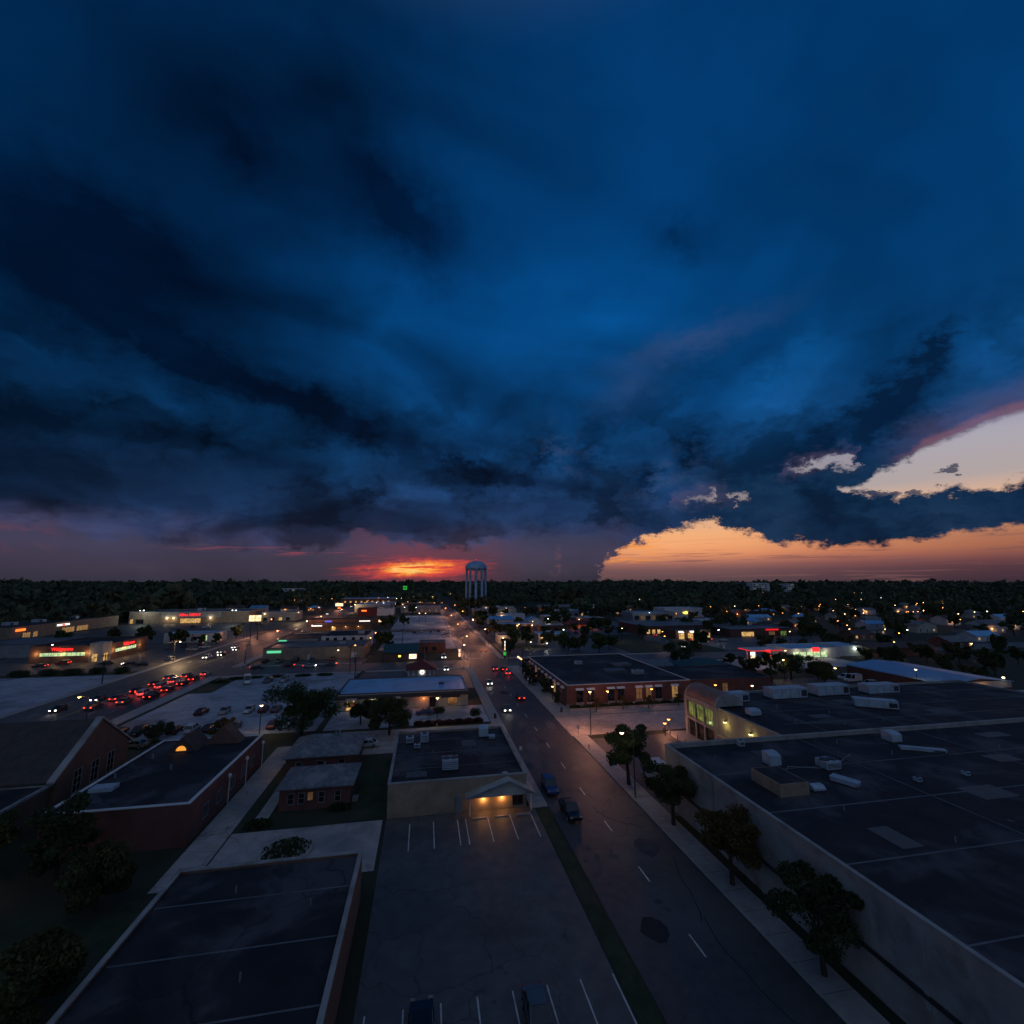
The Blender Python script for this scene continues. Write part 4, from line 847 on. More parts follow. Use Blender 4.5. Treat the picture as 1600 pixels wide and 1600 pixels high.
# houses in the trees on the right: each its own size, roof and colour
hs = [(232, 214, 14, 9, 'x', 'roof_brown', 'brick_brown', 'brown roofed brick bungalow behind the long low store'), (262, 232, 13, 9, None, 'shingle', 'white_wall', 'white bungalow with grey hip roof in the right hand trees'),
      (215, 262, 12, 10, 'y', 'roof_brown', 'plaster', 'tan gabled house facing the viewer, lit orange beside the woods'), (296, 262, 16, 9, 'x', 'roof_metal', 'white_wall', 'long house with blue-grey roof lit red at its gable'),
      (330, 292, 15, 9, 'x', 'shingle', 'grey_wall', 'grey house with long ridge roof deep in the right hand trees'), (282, 300, 12, 9, None, 'roof_brown', 'brick_red', 'red brick house with brown hip roof in the woods'),
      (366, 300, 14, 10, None, 'roof_metal', 'white_wall', 'white house with blue-grey hip roof beside three lamps'), (250, 180, 14, 10, 'x', 'shingle', 'brick_red', 'brick house with grey ridge roof right of the brown brick building'),
      (290, 196, 16, 9, 'x', 'roof_bluewhite', 'white_wall', 'white house with pale roof at the right edge of town'), (330, 226, 13, 9, None, 'roof_brown', 'plaster', 'tan house with brown hip roof at the far right'),
      (262, 140, 14, 9, 'x', 'roof_metal', 'grey_wall', 'grey cottage with blue metal roof behind the big metal shed'), (300, 150, 15, 10, None, 'shingle', 'brick_brown', 'brown brick house with grey hip roof at the right edge'),
      (232, 300, 14, 9, None, 'roof_metal', 'white_wall', 'white cottage with blue-grey hip roof left of the woods'), (256, 326, 20, 9, 'x', 'roof_bluewhite', 'grey_wall', 'long low house with pale roof and three lit windows')]
for i, (x, y, w, d, gb_, rf, wl_, lb) in enumerate(hs):
    r, o = hip_building('cottage', lb, x, x + w, y, y + d, 3.0, 2.2, wl_, rf, .5, gable=gb_)
    for k in range(3): window(r, o, 'S', y, x + 1.2 + k * (w - 3) / 2.2, x + 2.4 + k * (w - 3) / 2.2, .9, 2.2, 'e_win' if (i * 2 + k) % 4 == 0 else 'glass_dark', 'trim_white', 0, 1)
    window(r, o, 'S', y, x + w * .42, x + w * .42 + .95, .05, 2.1, 'trim_dark', 'trim_white', 0, name='door')

# rows of small houses in the right-hand and far woods, each with its own size, roof and porch lamp
ORD = ('first', 'second', 'third', 'fourth', 'fifth', 'sixth', 'seventh', 'eighth', 'ninth', 'tenth', 'eleventh', 'twelfth', 'thirteenth', 'fourteenth', 'fifteenth', 'sixteenth')
rgh = random.Random(21)
for row, y0, xs in (('nearest', 232, (306, 344, 382)), ('second', 270, (250, 340, 376, 412)), ('third', 322, (300, 334, 400, 436, 470)), ('fourth', 372, (270, 306, 344, 380, 416, 452, 488)), ('farthest', 430, (186, 224, 262, 300, 338, 378, 418, 460, 500, 545)), ('centre', 468, (112, 140, 170, 98 + 110, 242)), ('left', 520, (-205, -178, -150, -124))):
    for i, x in enumerate(xs):
        x += rgh.uniform(-5, 5); y = y0 + rgh.uniform(-8, 8); w, d = rgh.uniform(11, 17), rgh.uniform(8, 11)
        wl_ = rgh.choice(('white_wall', 'plaster', 'brick_brown', 'grey_wall', 'brick_red')); rf = rgh.choice(('shingle', 'roof_brown', 'roof_metal', 'shingle', 'roof_bluewhite'))
        r, o = hip_building('cottage', '%s small house from left in the %s row of houses in the woods' % (ORD[i], row), x, x + w, y, y + d, rgh.uniform(3, 5.2), rgh.uniform(1.8, 2.8), wl_, rf, .5, gable=rgh.choice((None, 'x', 'y')))
        for k in range(3): window(r, o, 'S', y, x + 1.2 + k * (w - 3) / 2.2, x + 2.4 + k * (w - 3) / 2.2, .9, 2.2, 'e_win' if rgh.random() < .35 else 'glass_dark', 'trim_white', 0, 1)
        window(r, o, 'S', y, x + w * .42, x + w * .42 + .95, .05, 2.1, 'trim_dark', 'trim_white', 0, name='door')
        if rgh.random() < .7:
            MB(o).box(x + w * .3 - .2, x + w * .3 + .2, y - .5, y - .1, 2.5, 2.85).build('porch_lamp', rgh.choice(('e_sodium', 'e_warm', 'e_sodium')), r); point('lamp_light', (x + w * .3 - o[0], -1.4, 2.4), (1, .45, .18), 130, r, .2)
# low commercial boxes filling the middle distance
for x0, x1, y0, d, h, wl_, rf, lb in ((60, 82, 372, 14, 4.6, 'white_wall', 'roof_bluewhite', 'white box store with pale roof left of the stacked eave shop'), (112, 134, 330, 14, 4.2, 'brick_brown', 'roof_grey', 'brown box store with grey roof between diagonal street and main street'), (116, 150, 404, 16, 5.0, 'grey_wall', 'roof_bluewhite', 'grey box store with pale blue roof before the far trees'), (60, 92, 470, 14, 5.2, 'plaster', 'roof_grey', 'tan box store half hidden at the water tower foot'),
      (-66, -30, 576, 18, 6.0, 'plaster', 'roof_bluewhite', 'tan box store with pale roof beyond the blue roofed far store'), (-28, 12, 556, 18, 5.6, 'brick_brown', 'roof_grey', 'brown box store straight behind the long pale store'), (38, 52, 236, 12, 3.8, 'plaster', 'roof_grey', 'small tan box shop in the leafy corner lot'), (60, 76, 240, 12, 3.6, 'grey_wall', 'roof_bluewhite', 'small pale roofed shop right of the leafy corner lot'), (-130, -104, 404, 20, 6.5, 'grey_wall', 'roof_grey', 'grey box store right of the red lettered store'), (190, 214, 296, 12, 4.2, 'white_wall', 'roof_bluewhite', 'white box store with pale roof behind the long low store')):
    r, o = flat_building('box_store', lb, x0, x1, y0, y0 + d, h, wl_, rf, 'trim_white', .4)
    nn_ = max(2, int((x1 - x0) / 6))
    for k in range(nn_): window(r, o, 'S', y0, x0 + 1.5 + k * (x1 - x0 - 3) / nn_, x0 + 4.0 + k * (x1 - x0 - 3) / nn_, .4, 2.6, 'e_win' if (k + int(x0)) % 4 == 0 else 'glass_dark', 'trim_dark', 1)
    MB(o).box(x0 + 2, x0 + 2.5, y0 - .5, y0 - .1, h - 1.0, h - .6).build('wall_lamp', 'e_warm', r); point('lamp_light', (x0 + 2.2 - o[0], -1.6, h - 1.2), (1, .6, .3), 150, r, .2)
    MB(o).box((x0 + x1) / 2 - 1.5, (x0 + x1) / 2 + 1.5, y0 + d * .5, y0 + d * .5 + 2, h + .06, h + 1.3).build('roof_hatch', 'hvac', r)

# ------------------------------------------------------------------ water tower
o = (60.5, 552, 0); r = thing('water_tower', 'pale blue domed water tower on a ring of tall columns', 'water tower', o)
RT = 13.2
prof = [(0, 44.8), (RT * .55, 45.0), (RT * .9, 45.5), (RT * .985, 46.2), (RT, 47.2), (RT, 48.8), (RT * .975, 50.2), (RT * .90, 51.9), (RT * .76, 53.6), (RT * .58, 54.9), (RT * .36, 55.9), (RT * .15, 56.4), (0.01, 56.5)]
tk = MB(o).lathe((60.5, 552, 0), prof, 56).build('tank', 'tower_paint', r, smooth=True)
MB(o).lathe((60.5, 552, 0), [(RT + .05, 47.2), (RT + .7, 47.2), (RT + .7, 47.4), (RT + .05, 47.4)], 56).build('walkway', 'tower_paint', tk)
MB(o).lathe((60.5, 552, 0), [(.01, 57.5), (1.0, 57.3), (1.2, 56.3), (1.3, 56.0)], 16).build('roof_vent', 'tower_paint', tk)
bl = MB(o).lathe((60.5, 552, 57.9), [(.01, .45), (.3, .3), (.3, -.3), (.01, -.45)], 10).build('beacon', 'e_red', tk)
ncol = 10
for i in range(ncol):
    a = 2 * math.pi * (i + .35) / ncol; x, y = 60.5 + (RT - 1.1) * math.cos(a), 552 + (RT - 1.1) * math.sin(a)
    MB(o).tube([(x, y, 0), (x, y, 46.2)], 1.35, 14, False).build('column', 'tower_paint', r, smooth=True)
MB(o).tube([(60.5, 552, 0), (60.5, 552, 45.2)], 1.7, 18, False).build('riser', 'tower_paint', r, smooth=True)
br = MB(o)
for i in range(ncol):
    a, b = 2 * math.pi * (i + .35) / ncol, 2 * math.pi * (i + 1.35) / ncol; q = RT - 1.1
    for z in (14, 29): br.tube([(60.5 + q * math.cos(a), 552 + q * math.sin(a), z), (60.5 + q * math.cos(b), 552 + q * math.sin(b), z)], .14, 5, False)
br.build('strut', 'tower_paint', r)

# ------------------------------------------------------------------ rooftop units: each a thing of its own
def hvac(x, y, z, w, d, h, label, kind=0, rz=0., mat='hvac'):
    t = thing('rooftop_unit', label, 'rooftop unit', (x, y, z), rz, 'rooftop air units')
    MB().box(-w / 2 - .08, w / 2 + .08, -d / 2 - .08, d / 2 + .08, 0, .18).build('base_frame', 'metal_dark', t)
    hs_ = MB().box(-w / 2, w / 2, -d / 2, d / 2, .18, h)
    body = hs_.build('housing', mat, t)
    if kind == 0:
        for cx in ([0] if w < 2.2 else [-w / 4, w / 4]): MB().lathe((cx, 0, h), [(.01, .12), (min(w, d) * .30, .12), (min(w, d) * .33, 0)], 14).build('fan_shroud', 'metal_dark', body)
        for k in range(4): MB().box(-w / 2 + .1, w / 2 - .1, -d / 2 - .02, -d / 2, .35 + k * (h - .5) / 4, .42 + k * (h - .5) / 4).build('louvre', 'metal_dark', body)
    elif kind == 1:
        n_ = max(2, int(w / 2))
        for k in range(1, n_): MB().box(-w / 2 + k * w / n_ - .04, -w / 2 + k * w / n_ + .04, -d / 2 - .03, -d / 2, .2, h - .05).build('panel_joint', 'metal_grey', body)
        MB().box(w / 2 - 1.5, w / 2 - .2, -d / 2 - .02, -d / 2 + .02, .4, h - .3).build('intake_louvre', 'metal_dark', body)
        MB().box(-w / 2 - .05, w / 2 + .05, -d / 2 - .05, d / 2 + .05, h, h + .1).build('lid', mat, body)
    else:
        MB().add([(-w / 2, -d / 2, h), (w / 2, -d / 2, h), (w / 2, d / 2, h), (-w / 2, d / 2, h), (-w / 2, -d / 2 + d * .45, h + .28), (w / 2, -d / 2 + d * .45, h + .28), (w / 2, d / 2, h + .28), (-w / 2, d / 2, h + .28)], [(4, 5, 6, 7), (0, 1, 5, 4), (1, 2, 6, 5), (2, 3, 7, 6), (3, 0, 4, 7)]).build('hood', mat, body)
    return t
for a in [(63.6, 87.0, 7.5, 4.6, 2.4, 1.7, 'boxy grey rooftop unit right beside the copper barrel vault', 1), (76.2, 87.8, 7.5, 8.4, 2.8, 2.0, 'longest pale rooftop unit in the rear row, right of the vault', 1), (87.6, 88.4, 7.5, 8.0, 2.8, 2.0, 'pale rooftop unit second in the rear row, with a dark intake', 1), (100, 87.6, 7.5, 8.0, 2.6, 1.8, 'dim pale rooftop unit last in the rear row', 1),
          (60.2, 77.6, 7.5, 2.2, 1.5, .9, 'small hooded rooftop unit just right of the lamp wall', 2), (87.4, 77.8, 7.5, 7.0, 2.0, 1.5, 'long flat topped duct unit in the middle of the rear roof', 1, R(-32)),
          (46.6, 57.2, 7.5, 1.7, 1.5, 1.4, 'tall hooded rooftop unit behind the tan roof house', 2), (53.2, 54.9, 7.5, 2.2, 1.9, 1.1, 'white square fan unit right of the tan roof house', 0), (51.0, 50.4, 7.5, 1.2, 2.8, .6, 'low slanted duct unit just beyond the tan roof house corner', 1, R(25)),
          (71.6, 61.6, 7.5, 1.9, 1.7, 1.2, 'grey rooftop unit on the far edge of the near right roof', 2), (60.3, 49.2, 7.5, .7, .6, .6, 'tiny white roof vent left of two at the right corner', 0), (68.2, 49.5, 7.5, .7, .6, .6, 'tiny white roof vent right of two at the right corner', 0), (47.1, 64.0, 7.5, .9, .8, .9, 'tiny roof vent on the edge before the lamp wall', 0),
          (71.6, 57.2, 7.5, 5.5, .7, .5, 'thin low duct lying on the near right roof', 1, R(-28)), (46.2, 49.6, 7.5, 1.6, .9, .4, 'flat blue vent cover just right of the tan roof house', 2),
          (-1.9, 85.2, 4.15, 1.3, 1.2, 1.0, 'leftmost small fan unit on the tan shop roof', 0), (.6, 85.0, 4.15, 1.4, 1.3, 1.5, 'taller fan unit second from left on the tan shop roof', 0), (-.6, 82.3, 4.15, 1.0, .8, .7, 'low flat unit between the two left fans on the tan shop', 0), (11.1, 86.1, 4.15, 1.6, 1.5, 1.5, 'hooded unit near the street edge of the tan shop roof', 2), (4.4, 73.0, 4.15, 2.3, 1.9, 1.5, 'biggest unit in the middle of the tan shop roof', 0), (12.4, 84.4, 4.15, 1.0, .8, .6, 'low duct box beside the hooded unit on the tan shop', 1),
          (62, 128, 5.0, 3.0, 2.0, 1.3, 'grey rooftop unit on the brick office roof', 0), (50, 146, 5.0, 2.2, 1.6, 1.2, 'small rooftop unit far back on the brick office roof', 0), (-35, 212, 4.75, 2.4, 1.8, 1.3, 'rooftop unit on the long tan store with green signs', 0), (-177, 410, 8.3, 5, 3, 2, 'pale rooftop unit above the red lettering at far left', 1), (-30, 234, 6.7, 2.6, 2.0, 1.6, 'blue-grey cube unit on the white walled upper store', 0), (-235, 315, 6.7, 6, 3, 1.8, 'left pale unit on the strip mall roof', 1), (-235, 335, 6.7, 6, 3, 1.8, 'middle pale unit on the strip mall roof', 1), (-235, 362, 6.7, 6, 3, 1.8, 'right pale unit on the strip mall roof', 1)]:
    hvac(*a)

# ------------------------------------------------------------------ pylon signs
def pylon(x, y, h, w, ph, label, mats, legs=2, name='pylon_sign', rz=0.):
    t = thing(name, label, 'sign', (x, y, 0), rz)
    for k in range(legs):
        lx = 0 if legs == 1 else (-w * .28, w * .28)[k]
        MB().box(lx - .2, lx + .2, -.2, .2, 0, h - ph).build('leg', 'metal_dark', t)
    bd = MB().box(-w / 2, w / 2, -.35, .35, h - ph, h).build('sign_box', 'trim_dark', t)
    n_ = len(mats)
    for k, m_ in enumerate(mats):
        z0 = h - ph + ph * k / n_ + .08; z1 = h - ph + ph * (k + 1) / n_ - .08
        MB().box(-w / 2 + .1, w / 2 - .1, -.40, -.352, z0, z1).build('lit_panel', m_, bd); MB().box(-w / 2 + .1, w / 2 - .1, .352, .40, z0, z1).build('lit_panel', m_, bd)
    return t
t = pylon(-92, 276.3, 13.4, 6.4, 3.4, 'tall twin-legged lit sign beside the arterial road, nearer of two', ['e_signwarm', 'e_signwarm']); MB().box(-.1, .1, -.42, -.401, 10.1, 13.3).build('divider', 'trim_dark', t)
t = pylon(-79, 452, 11.5, 7.0, 2.8, 'small lit sign on a pole far along the arterial road', ['e_signwarm'], 1); MB().box(-1.2, 1.2, -.3, .3, 6.4, 7.6).build('small_panel', 'e_orange', t)
pylon(124, 158, 5.2, 2.2, 4.2, 'lit price sign with white top and red foot at the filling station', ['e_red', 'e_signwarm', 'e_whitesign'], 1)
t = thing('lit_mast_sign', 'slim lit mast sign with green foot at the far street corner', 'sign', (33.8, 193.6, 0))
MB().box(-.25, .25, -.2, .2, 0, 7.2).build('mast', 'metal_dark', t); MB().box(-.5, .5, -.3, .3, 1.0, 2.4).build('green_panel', 'e_green', t)
for k in range(7): MB().box(-.22, .22, -.28, -.205, 3.2 + k * .55, 3.55 + k * .55).build('letter_panel', 'e_whitesign' if k > 2 else 'e_signwarm', t)
t = thing('lit_mast_sign', 'short yellow lit post sign at the near corner of the crossing', 'sign', (14.6, 186.5 + 6, 0)); MB().box(-.16, .16, -.16, .16, 0, 4.6).build('post', 'metal_dark', t); MB().box(-.32, .32, -.25, .25, 1.2, 2.8).build('lit_panel', 'e_signwarm', t); MB().box(-.32, .32, -.25, .25, 3.2, 4.2).build('lit_panel', 'e_signwarm', t)
t = thing('clover_sign', 'green lit four-leaf sign on a tall mast near the horizon', 'sign', (-30, 700, 0)); MB().tube([(0, 0, 0), (0, 0, 18)], .4).build('mast', 'metal_dark', t)
cl = MB()
for dx_, dz_ in ((-1.6, 1.7), (1.7, 1.5), (-1.5, -1.6), (1.6, -1.7)): cl.prism([(dx_ + 1.35 * math.cos(2 * math.pi * i / 12), 22 + dz_ + 1.35 * math.sin(2 * math.pi * i / 12)) for i in range(12)], 'y', -.3, .3)
cl.build('lit_panel', 'e_green', t)
t = thing('lit_board', 'angled lit board leaning by the brick office back corner', 'sign', (34.6, 166, 0)); MB().box(-.1, .1, -.1, .1, 0, 4.2).build('post', 'metal_dark', t); MB().add([(-1.1, -.1, 4.6), (1.0, -.1, 3.2), (1.3, -.1, 3.7), (-.8, -.1, 5.1), (-1.1, .1, 4.6), (1.0, .1, 3.2), (1.3, .1, 3.7), (-.8, .1, 5.1)], [(0, 1, 2, 3), (7, 6, 5, 4), (0, 4, 5, 1), (1, 5, 6, 2), (2, 6, 7, 3), (3, 7, 4, 0)]).build('lit_panel', 'e_signwarm', t)

# ------------------------------------------------------------------ street lamps
LC = {'s': ((1, .40, .22), 'e_sodium'), 'w': ((1, .66, .34), 'e_warm'), 'k': ((.90, 1, .90), 'e_white')}
def lamp_proto(kind, h, arm):
    t = thing('street_lamp', 'x', 'street lamp', (0, 0, -500), group='street lamps')
    p = MB().tube([(0, 0, 0), (0, 0, h)], [.11, .07], 7).build('pole', 'metal_dark', t)
    parts = [(p, [])]
    b = MB().tube([(0, 0, 0), (0, 0, .5)], .2, 8).build('base', 'concrete', t); parts.append((b, []))
    heads = ([1] if arm else [0]) if arm < 9 else [1, -1]
    L = {0: 0, 1: 1.8, 9: 1.2}[arm]
    if arm:
        a_ = MB()
        for s_ in heads: a_.tube([(0, 0, h - .4), (s_ * L * .5, 0, h + .05), (s_ * L, 0, h + .1)], .05, 6)
        parts.append((a_.build('arm', 'metal_dark', t), []))
    for s_ in heads:
        cx = s_ * L
        hd = MB().lathe((cx, 0, h), [(.01, .26), (.22, .2), (.34, .02), (.30, 0)], 10).build('lamp_head', 'metal_dark', t)
        ln = MB().lathe((cx, 0, h - .02), [(.31, 0), (.26, -.14), (.12, -.22), (.01, -.24)], 10).build('lens', LC[kind][1], hd)
        parts.append((hd, [ln]))
    return t, parts, [s_ * L for s_ in heads]
PROTO = {}
USED = set()
def lamp(x, y, h, kind, label, arm=0, rz=0., watts=220):
    key = (kind, h, arm)
    if key not in PROTO: PROTO[key] = lamp_proto(kind, h, arm)
    t, parts, hx = PROTO[key]
    if key in USED: r, _ = dup(t, parts, (x, y, 0), rz, label)
    else:
        USED.add(key); r = t; r.location = (x, y, 0); r.rotation_euler = (0, 0, rz); r['label'] = label
    for q in hx: point('lamp_light', (q, 0, h - .35), LC[kind][0], 2.2 * watts / len(hx), r, .12)
    return r
lamp(31.6, 67.7, 9.4, 'w', 'tall curved-arm street lamp beside the nearest trees on the main street', 1, R(180), 60)
lamp(35.0, 95.2, 8.8, 's', 'tall straight street lamp at the corner facing the brick office', 0, 0, 3000)
lamp(45.9, 112.2, 4.6, 's', 'orange lamp left of centre before the brick office windows', 0, 0, 150); lamp(58, 112.2, 4.6, 's', 'orange lamp right of centre before the brick office windows', 0, 0, 150)
lamp(34.9, 124, 3.6, 'w', 'short lamp post beside the brick office street wall', 0, 0, 30)
lamp(3.4, 107.6, 6.0, 'w', 'lamp post on the grass edge before the shop row', 0, 0, 260); lamp(-33.2, 107.6, 6.2, 'w', 'lamp post with dark pole at the near end of the large lot', 0, 0, 320)
lamp(50.2, 92.0, 2.6, 's', 'low orange lamp by the bollards of the glass fronted block', 0, 0, 420); lamp(52.4, 94.3, 2.6, 's', 'second low orange lamp nearest the glass front corner', 0, 0, 70)
lamp(14.9, 179 - 5.2, 8.5, 'w', 'lone lamp on the left kerb just before the crossing', 0, 0, 260)
for i, (x, y) in enumerate(((16.9, 205), (32.2, 232), (16.9, 262), (32.2, 292), (16.9, 330), (32.2, 372), (16.9, 420), (32.2, 470), (16.9, 520))):
    lamp(x, y, 8.0, 's', '%s orange street lamp along the main street beyond the crossing' % ('first', 'second', 'third', 'fourth', 'fifth', 'sixth', 'seventh', 'eighth', 'ninth')[i], 1, R(0 if x < 20 else 180), 1300)
for i, (x, y) in enumerate(((-98.2, 208), (-69, 244), (-98.2, 284), (-69, 300), (-98.2, 318), (-69, 338), (-98.2, 381), (-69, 418), (-98.2, 451), (-69, 494), (-98.2, 541), (-69, 600), (-98.2, 700), (-69, 800))):
    lamp(x, y, 8.0, 's' if i % 3 else 'w', '%s street lamp along the arterial road beyond its crossing' % ('first', 'second', 'third', 'fourth', 'fifth', 'sixth', 'seventh', 'eighth', 'ninth', 'tenth', 'eleventh', 'twelfth', 'thirteenth', 'fourteenth')[i], 1, R(0 if x < -90 else 180), 1700)
lamp(-69, 114.3, 8.0, 's', 'orange street lamp over the arterial road at the far left', 1, R(180), 260)
lamp(-139.6, 207, 8.0, 'w', 'pale street lamp standing in front of the brick drugstore', 0, 0, 160)
lamp(-207.6, 388, 10.4, 'k', 'tall twin white floodlight before the mall corner', 9, 0, 700); lamp(-141, 378, 10.4, 'k', 'tall twin white floodlight right of the red lettered store', 9, 0, 700)
lamp(-26.7, 190.9 + 1.0, 7.0, 's', 'orange lamp at the right end of the long tan store', 0, 0, 240); lamp(-34, 198, 4.4, 'w', 'low lamp in front of the loading door of the tan store', 0, 0, 120)
lamp(-22.6, 227, 8.0, 's', 'orange alley lamp right of the white walled store, farther of two', 0, 0, 300); lamp(-22.6, 207, 8.0, 's', 'orange alley lamp right of the tan store, nearer of two', 0, 0, 300)
for i, (x, y, k) in enumerate(((-18.5, 434, 'k'), (-8, 432, 'k'), (-4, 355, 'w'), (.7, 354, 'w'))): lamp(x, y, 8.0, k, ('left white lot lamp before the long pale store', 'right white lot lamp before the long pale store', 'left warm lamp among the parked cars of the open lot', 'right warm lamp among the parked cars of the open lot')[i], 0, 0, 300)
for i, (x, y, h, k, lb) in enumerate(((75.3, 424, 7., 'w', 'lamp at the right end of the long grey warehouse'), (94.7, 430, 7., 's', 'orange lamp in the trees right of the grey warehouse'), (91, 402, 7., 's', 'orange lamp over the stacked eave shop'), (82, 300, 7., 'k', 'white lamp beside the red brick shed'), (67, 282, 7., 'w', 'warm lamp in front of the red brick shed'), (54.9, 266, 7., 'w', 'warm lamp left of the red brick shed'),
      (71.7, 232, 7., 'k', 'white lamp in the lot before the glowing red roof'), (178, 342, 7., 'k', 'white lamp before the first blue fascia showroom'), (104.5, 232, 7., 'w', 'warm lamp at the left corner of the dark lawn'), (118, 214, 7., 's', 'orange lamp on the diagonal street by the lawn'), (109, 196, 7., 's', 'orange lamp nearest the crossing on the diagonal street'),
      (50.8, 218, 3., 'w', 'low garden lamp left of the leafy corner lot'), (57.3, 212, 3., 'k', 'low pale garden lamp in the leafy corner lot'), (271, 560, 7., 's', 'orange lamp in the far woods above the showrooms'), (195, 331, 7., 's', 'orange lamp right of the showrooms'), (250, 345, 7., 's', 'orange lamp behind the long low house'), (280, 318, 7., 's', 'orange lamp above the long grey store'),
      (151, 216, 7., 'k', 'white lamp on a tall post before the auto shop'), (181, 202, 7., 'w', 'warm lamp before the long low store'), (130, 148, 7., 'w', 'warm lamp at the near edge of the filling station'), (77, 113.2, 4.6, 's', 'orange lamp by the brick annex wall'), (86, 110.5, 4.6, 'w', 'pale lamp behind the copper vault'), (114, 131, 7., 'w', 'warm lamp in the trees right of the green roofed shop'),
      (346, 336, 7., 'w', 'first lamp from left in the far right woods'), (380, 346, 7., 's', 'orange lamp left of a pair deep in the right woods'), (386, 344, 7., 's', 'orange lamp right of a pair deep in the right woods'), (310, 283, 7., 's', 'orange lamp above the red lit gable house'), (259, 249, 7., 's', 'orange lamp left of the red lit gable house'), (239, 224, 7., 's', 'orange lamp beside the brown roofed bungalow'),
      (221, 206, 7., 'w', 'warm lamp below the brown roofed bungalow'), (193, 160, 7., 's', 'orange lamp before the long brown brick building'), (390, 310, 7., 's', 'left lamp of three in a row at far right'), (397, 310, 7., 's', 'middle lamp of three in a row at far right'), (404, 312, 7., 's', 'right lamp of three in a row at far right'), (239, 202, 7., 'w', 'left warm lamp of two behind the brown brick building'),
      (247, 197, 7., 'k', 'pale lamp of two behind the brown brick building'), (228, 186, 7., 's', 'bright orange lamp right of the brown brick building'), (490, 355, 7., 's', 'orange lamp alone in the far right trees'), (406, 284, 7., 'w', 'upper warm lamp near the right edge'), (347, 242, 7., 's', 'lower orange lamp near the right edge'), (219, 150, 7., 'w', 'warm lamp nearest the right edge beyond the metal shed'),
      (654, 449, 7., 'k', 'pale far lamp at upper right, left of a pair'), (682, 462, 7., 's', 'red-orange far lamp at upper right, right of a pair'), (352, 525, 7., 's', 'orange lamp in the woods above the auto shop'), (578, 623, 7., 's', 'faint lamp in the woods above the filling station'), (847, 754, 9., 'w', 'farthest lamp below the pale mid-rise blocks'), (118, 116, 7., 'w', 'warm lamp in the yard left of the metal shed'), (139, 110, 7., 'w', 'warm lamp standing close before the metal shed roof'),
      (-63, 937, 9., 's', 'far orange lamp under the sunset, leftmost of six'), (-10, 978, 9., 'k', 'far white lamp under the sunset, second of six'), (5.5, 878, 9., 's', 'far orange lamp under the sunset, third of six'), (25.6, 795, 9., 's', 'far orange lamp under the sunset, fourth of six'), (47, 870, 9., 'w', 'far warm lamp under the sunset, fifth of six'), (50, 740, 9., 's', 'far orange lamp by the water tower, last of six'), (52, 520, 6., 's', 'orange lamp lighting the trees at the water tower foot'), (72, 528, 6., 'w', 'warm lamp right of the water tower foot'))):
    lamp(x, y, h, k, lb, 0, 0, 200 if y < 300 else 420)
rgl = random.Random(33)
for row, yy, x0, x1, n_ in (('lower right', 262, 230, 430, 9), ('middle right', 352, 225, 520, 12), ('upper right', 470, 190, 640, 12), ('horizon right', 720, 240, 900, 8), ('upper left', 470, -66, 14, 7), ('horizon centre', 610, -60, 14, 8), ('roadside left', 560, -150, -104, 4)):
    for i in range(n_):
        x = x0 + (x1 - x0) * (i + rgl.uniform(.2, .8)) / n_; k_ = rgl.choice('sssww') if rgl.random() < .9 else 'k'
        lamp(x, yy + rgl.uniform(-.06, .06) * yy, 11.0, k_, '%s lamp from left in the %s band of town lights' % (ORD[i], row), 0, 0, 260)
t = thing('wall_floodlight', 'glaring white floodlight on a short post in the dark near left corner', 'lamp', (-44, 59.5, 0)); MB().tube([(0, 0, 0), (0, 0, 3.2)], .07).build('post', 'metal_dark', t)
MB().tube([(-.45, 0, 3.2), (0, -.1, 3.1), (.5, 0, 3.5)], [.08, .16, .1], 8).build('lens', 'e_warm', t); point('lamp_light', (0, -.5, 3.0), (1, .7, .4), 30, t)
# bollards by the glass front
for i in range(5):
    x = 50.6 + (0, .2, .5, .8, 1.0)[i]; y = 93.4 - i * 2.3
    tag(MB((x, y, 0)).tube([(x, y, 0), (x, y, 1.0), (x, y, 1.05)], [.1, .1, .05]).build('bollard', 'metal_dark', loc=(x, y, .13)), '%s dark bollard in the row before the glass fronted block' % ('farthest', 'second farthest', 'middle', 'second nearest', 'nearest')[i], 'bollard', 'bollard row')

# ------------------------------------------------------------------ traffic signals and utility poles
def signal(x, y, rz, L, label, col='e_red'):
    t = thing('traffic_signal', label, 'traffic signal', (x, y, 0), rz, 'signals at the crossing')
    MB().tube([(0, 0, 0), (0, 0, 6.2)], [.13, .09]).build('pole', 'metal_grey', t); MB().tube([(0, 0, 5.8), (L * .5, 0, 6.1), (L, 0, 6.2)], [.08, .06, .05]).build('mast_arm', 'metal_grey', t)
    for q in (L * .62, L):
        hd = MB().box(q - .17, q + .17, -.14, .14, 5.5, 6.5).build('signal_head', 'yellowpaint', t)
        for k in range(3): MB().tube([(q, -.15, 5.68 + k * .32), (q, -.22, 5.68 + k * .32)], .11, 10).build('signal_lens', (col if k == 2 else 'trim_dark'), hd)
signal(32.0, 192.6, R(180), 7, 'signal mast arm over the main street at the far right of the crossing'); signal(17.2, 173.6, 0, 6, 'signal mast arm at the near left corner of the crossing')
signal(-69.8, 192.6, R(180), 9, 'signal mast arm over the arterial road at its crossing')
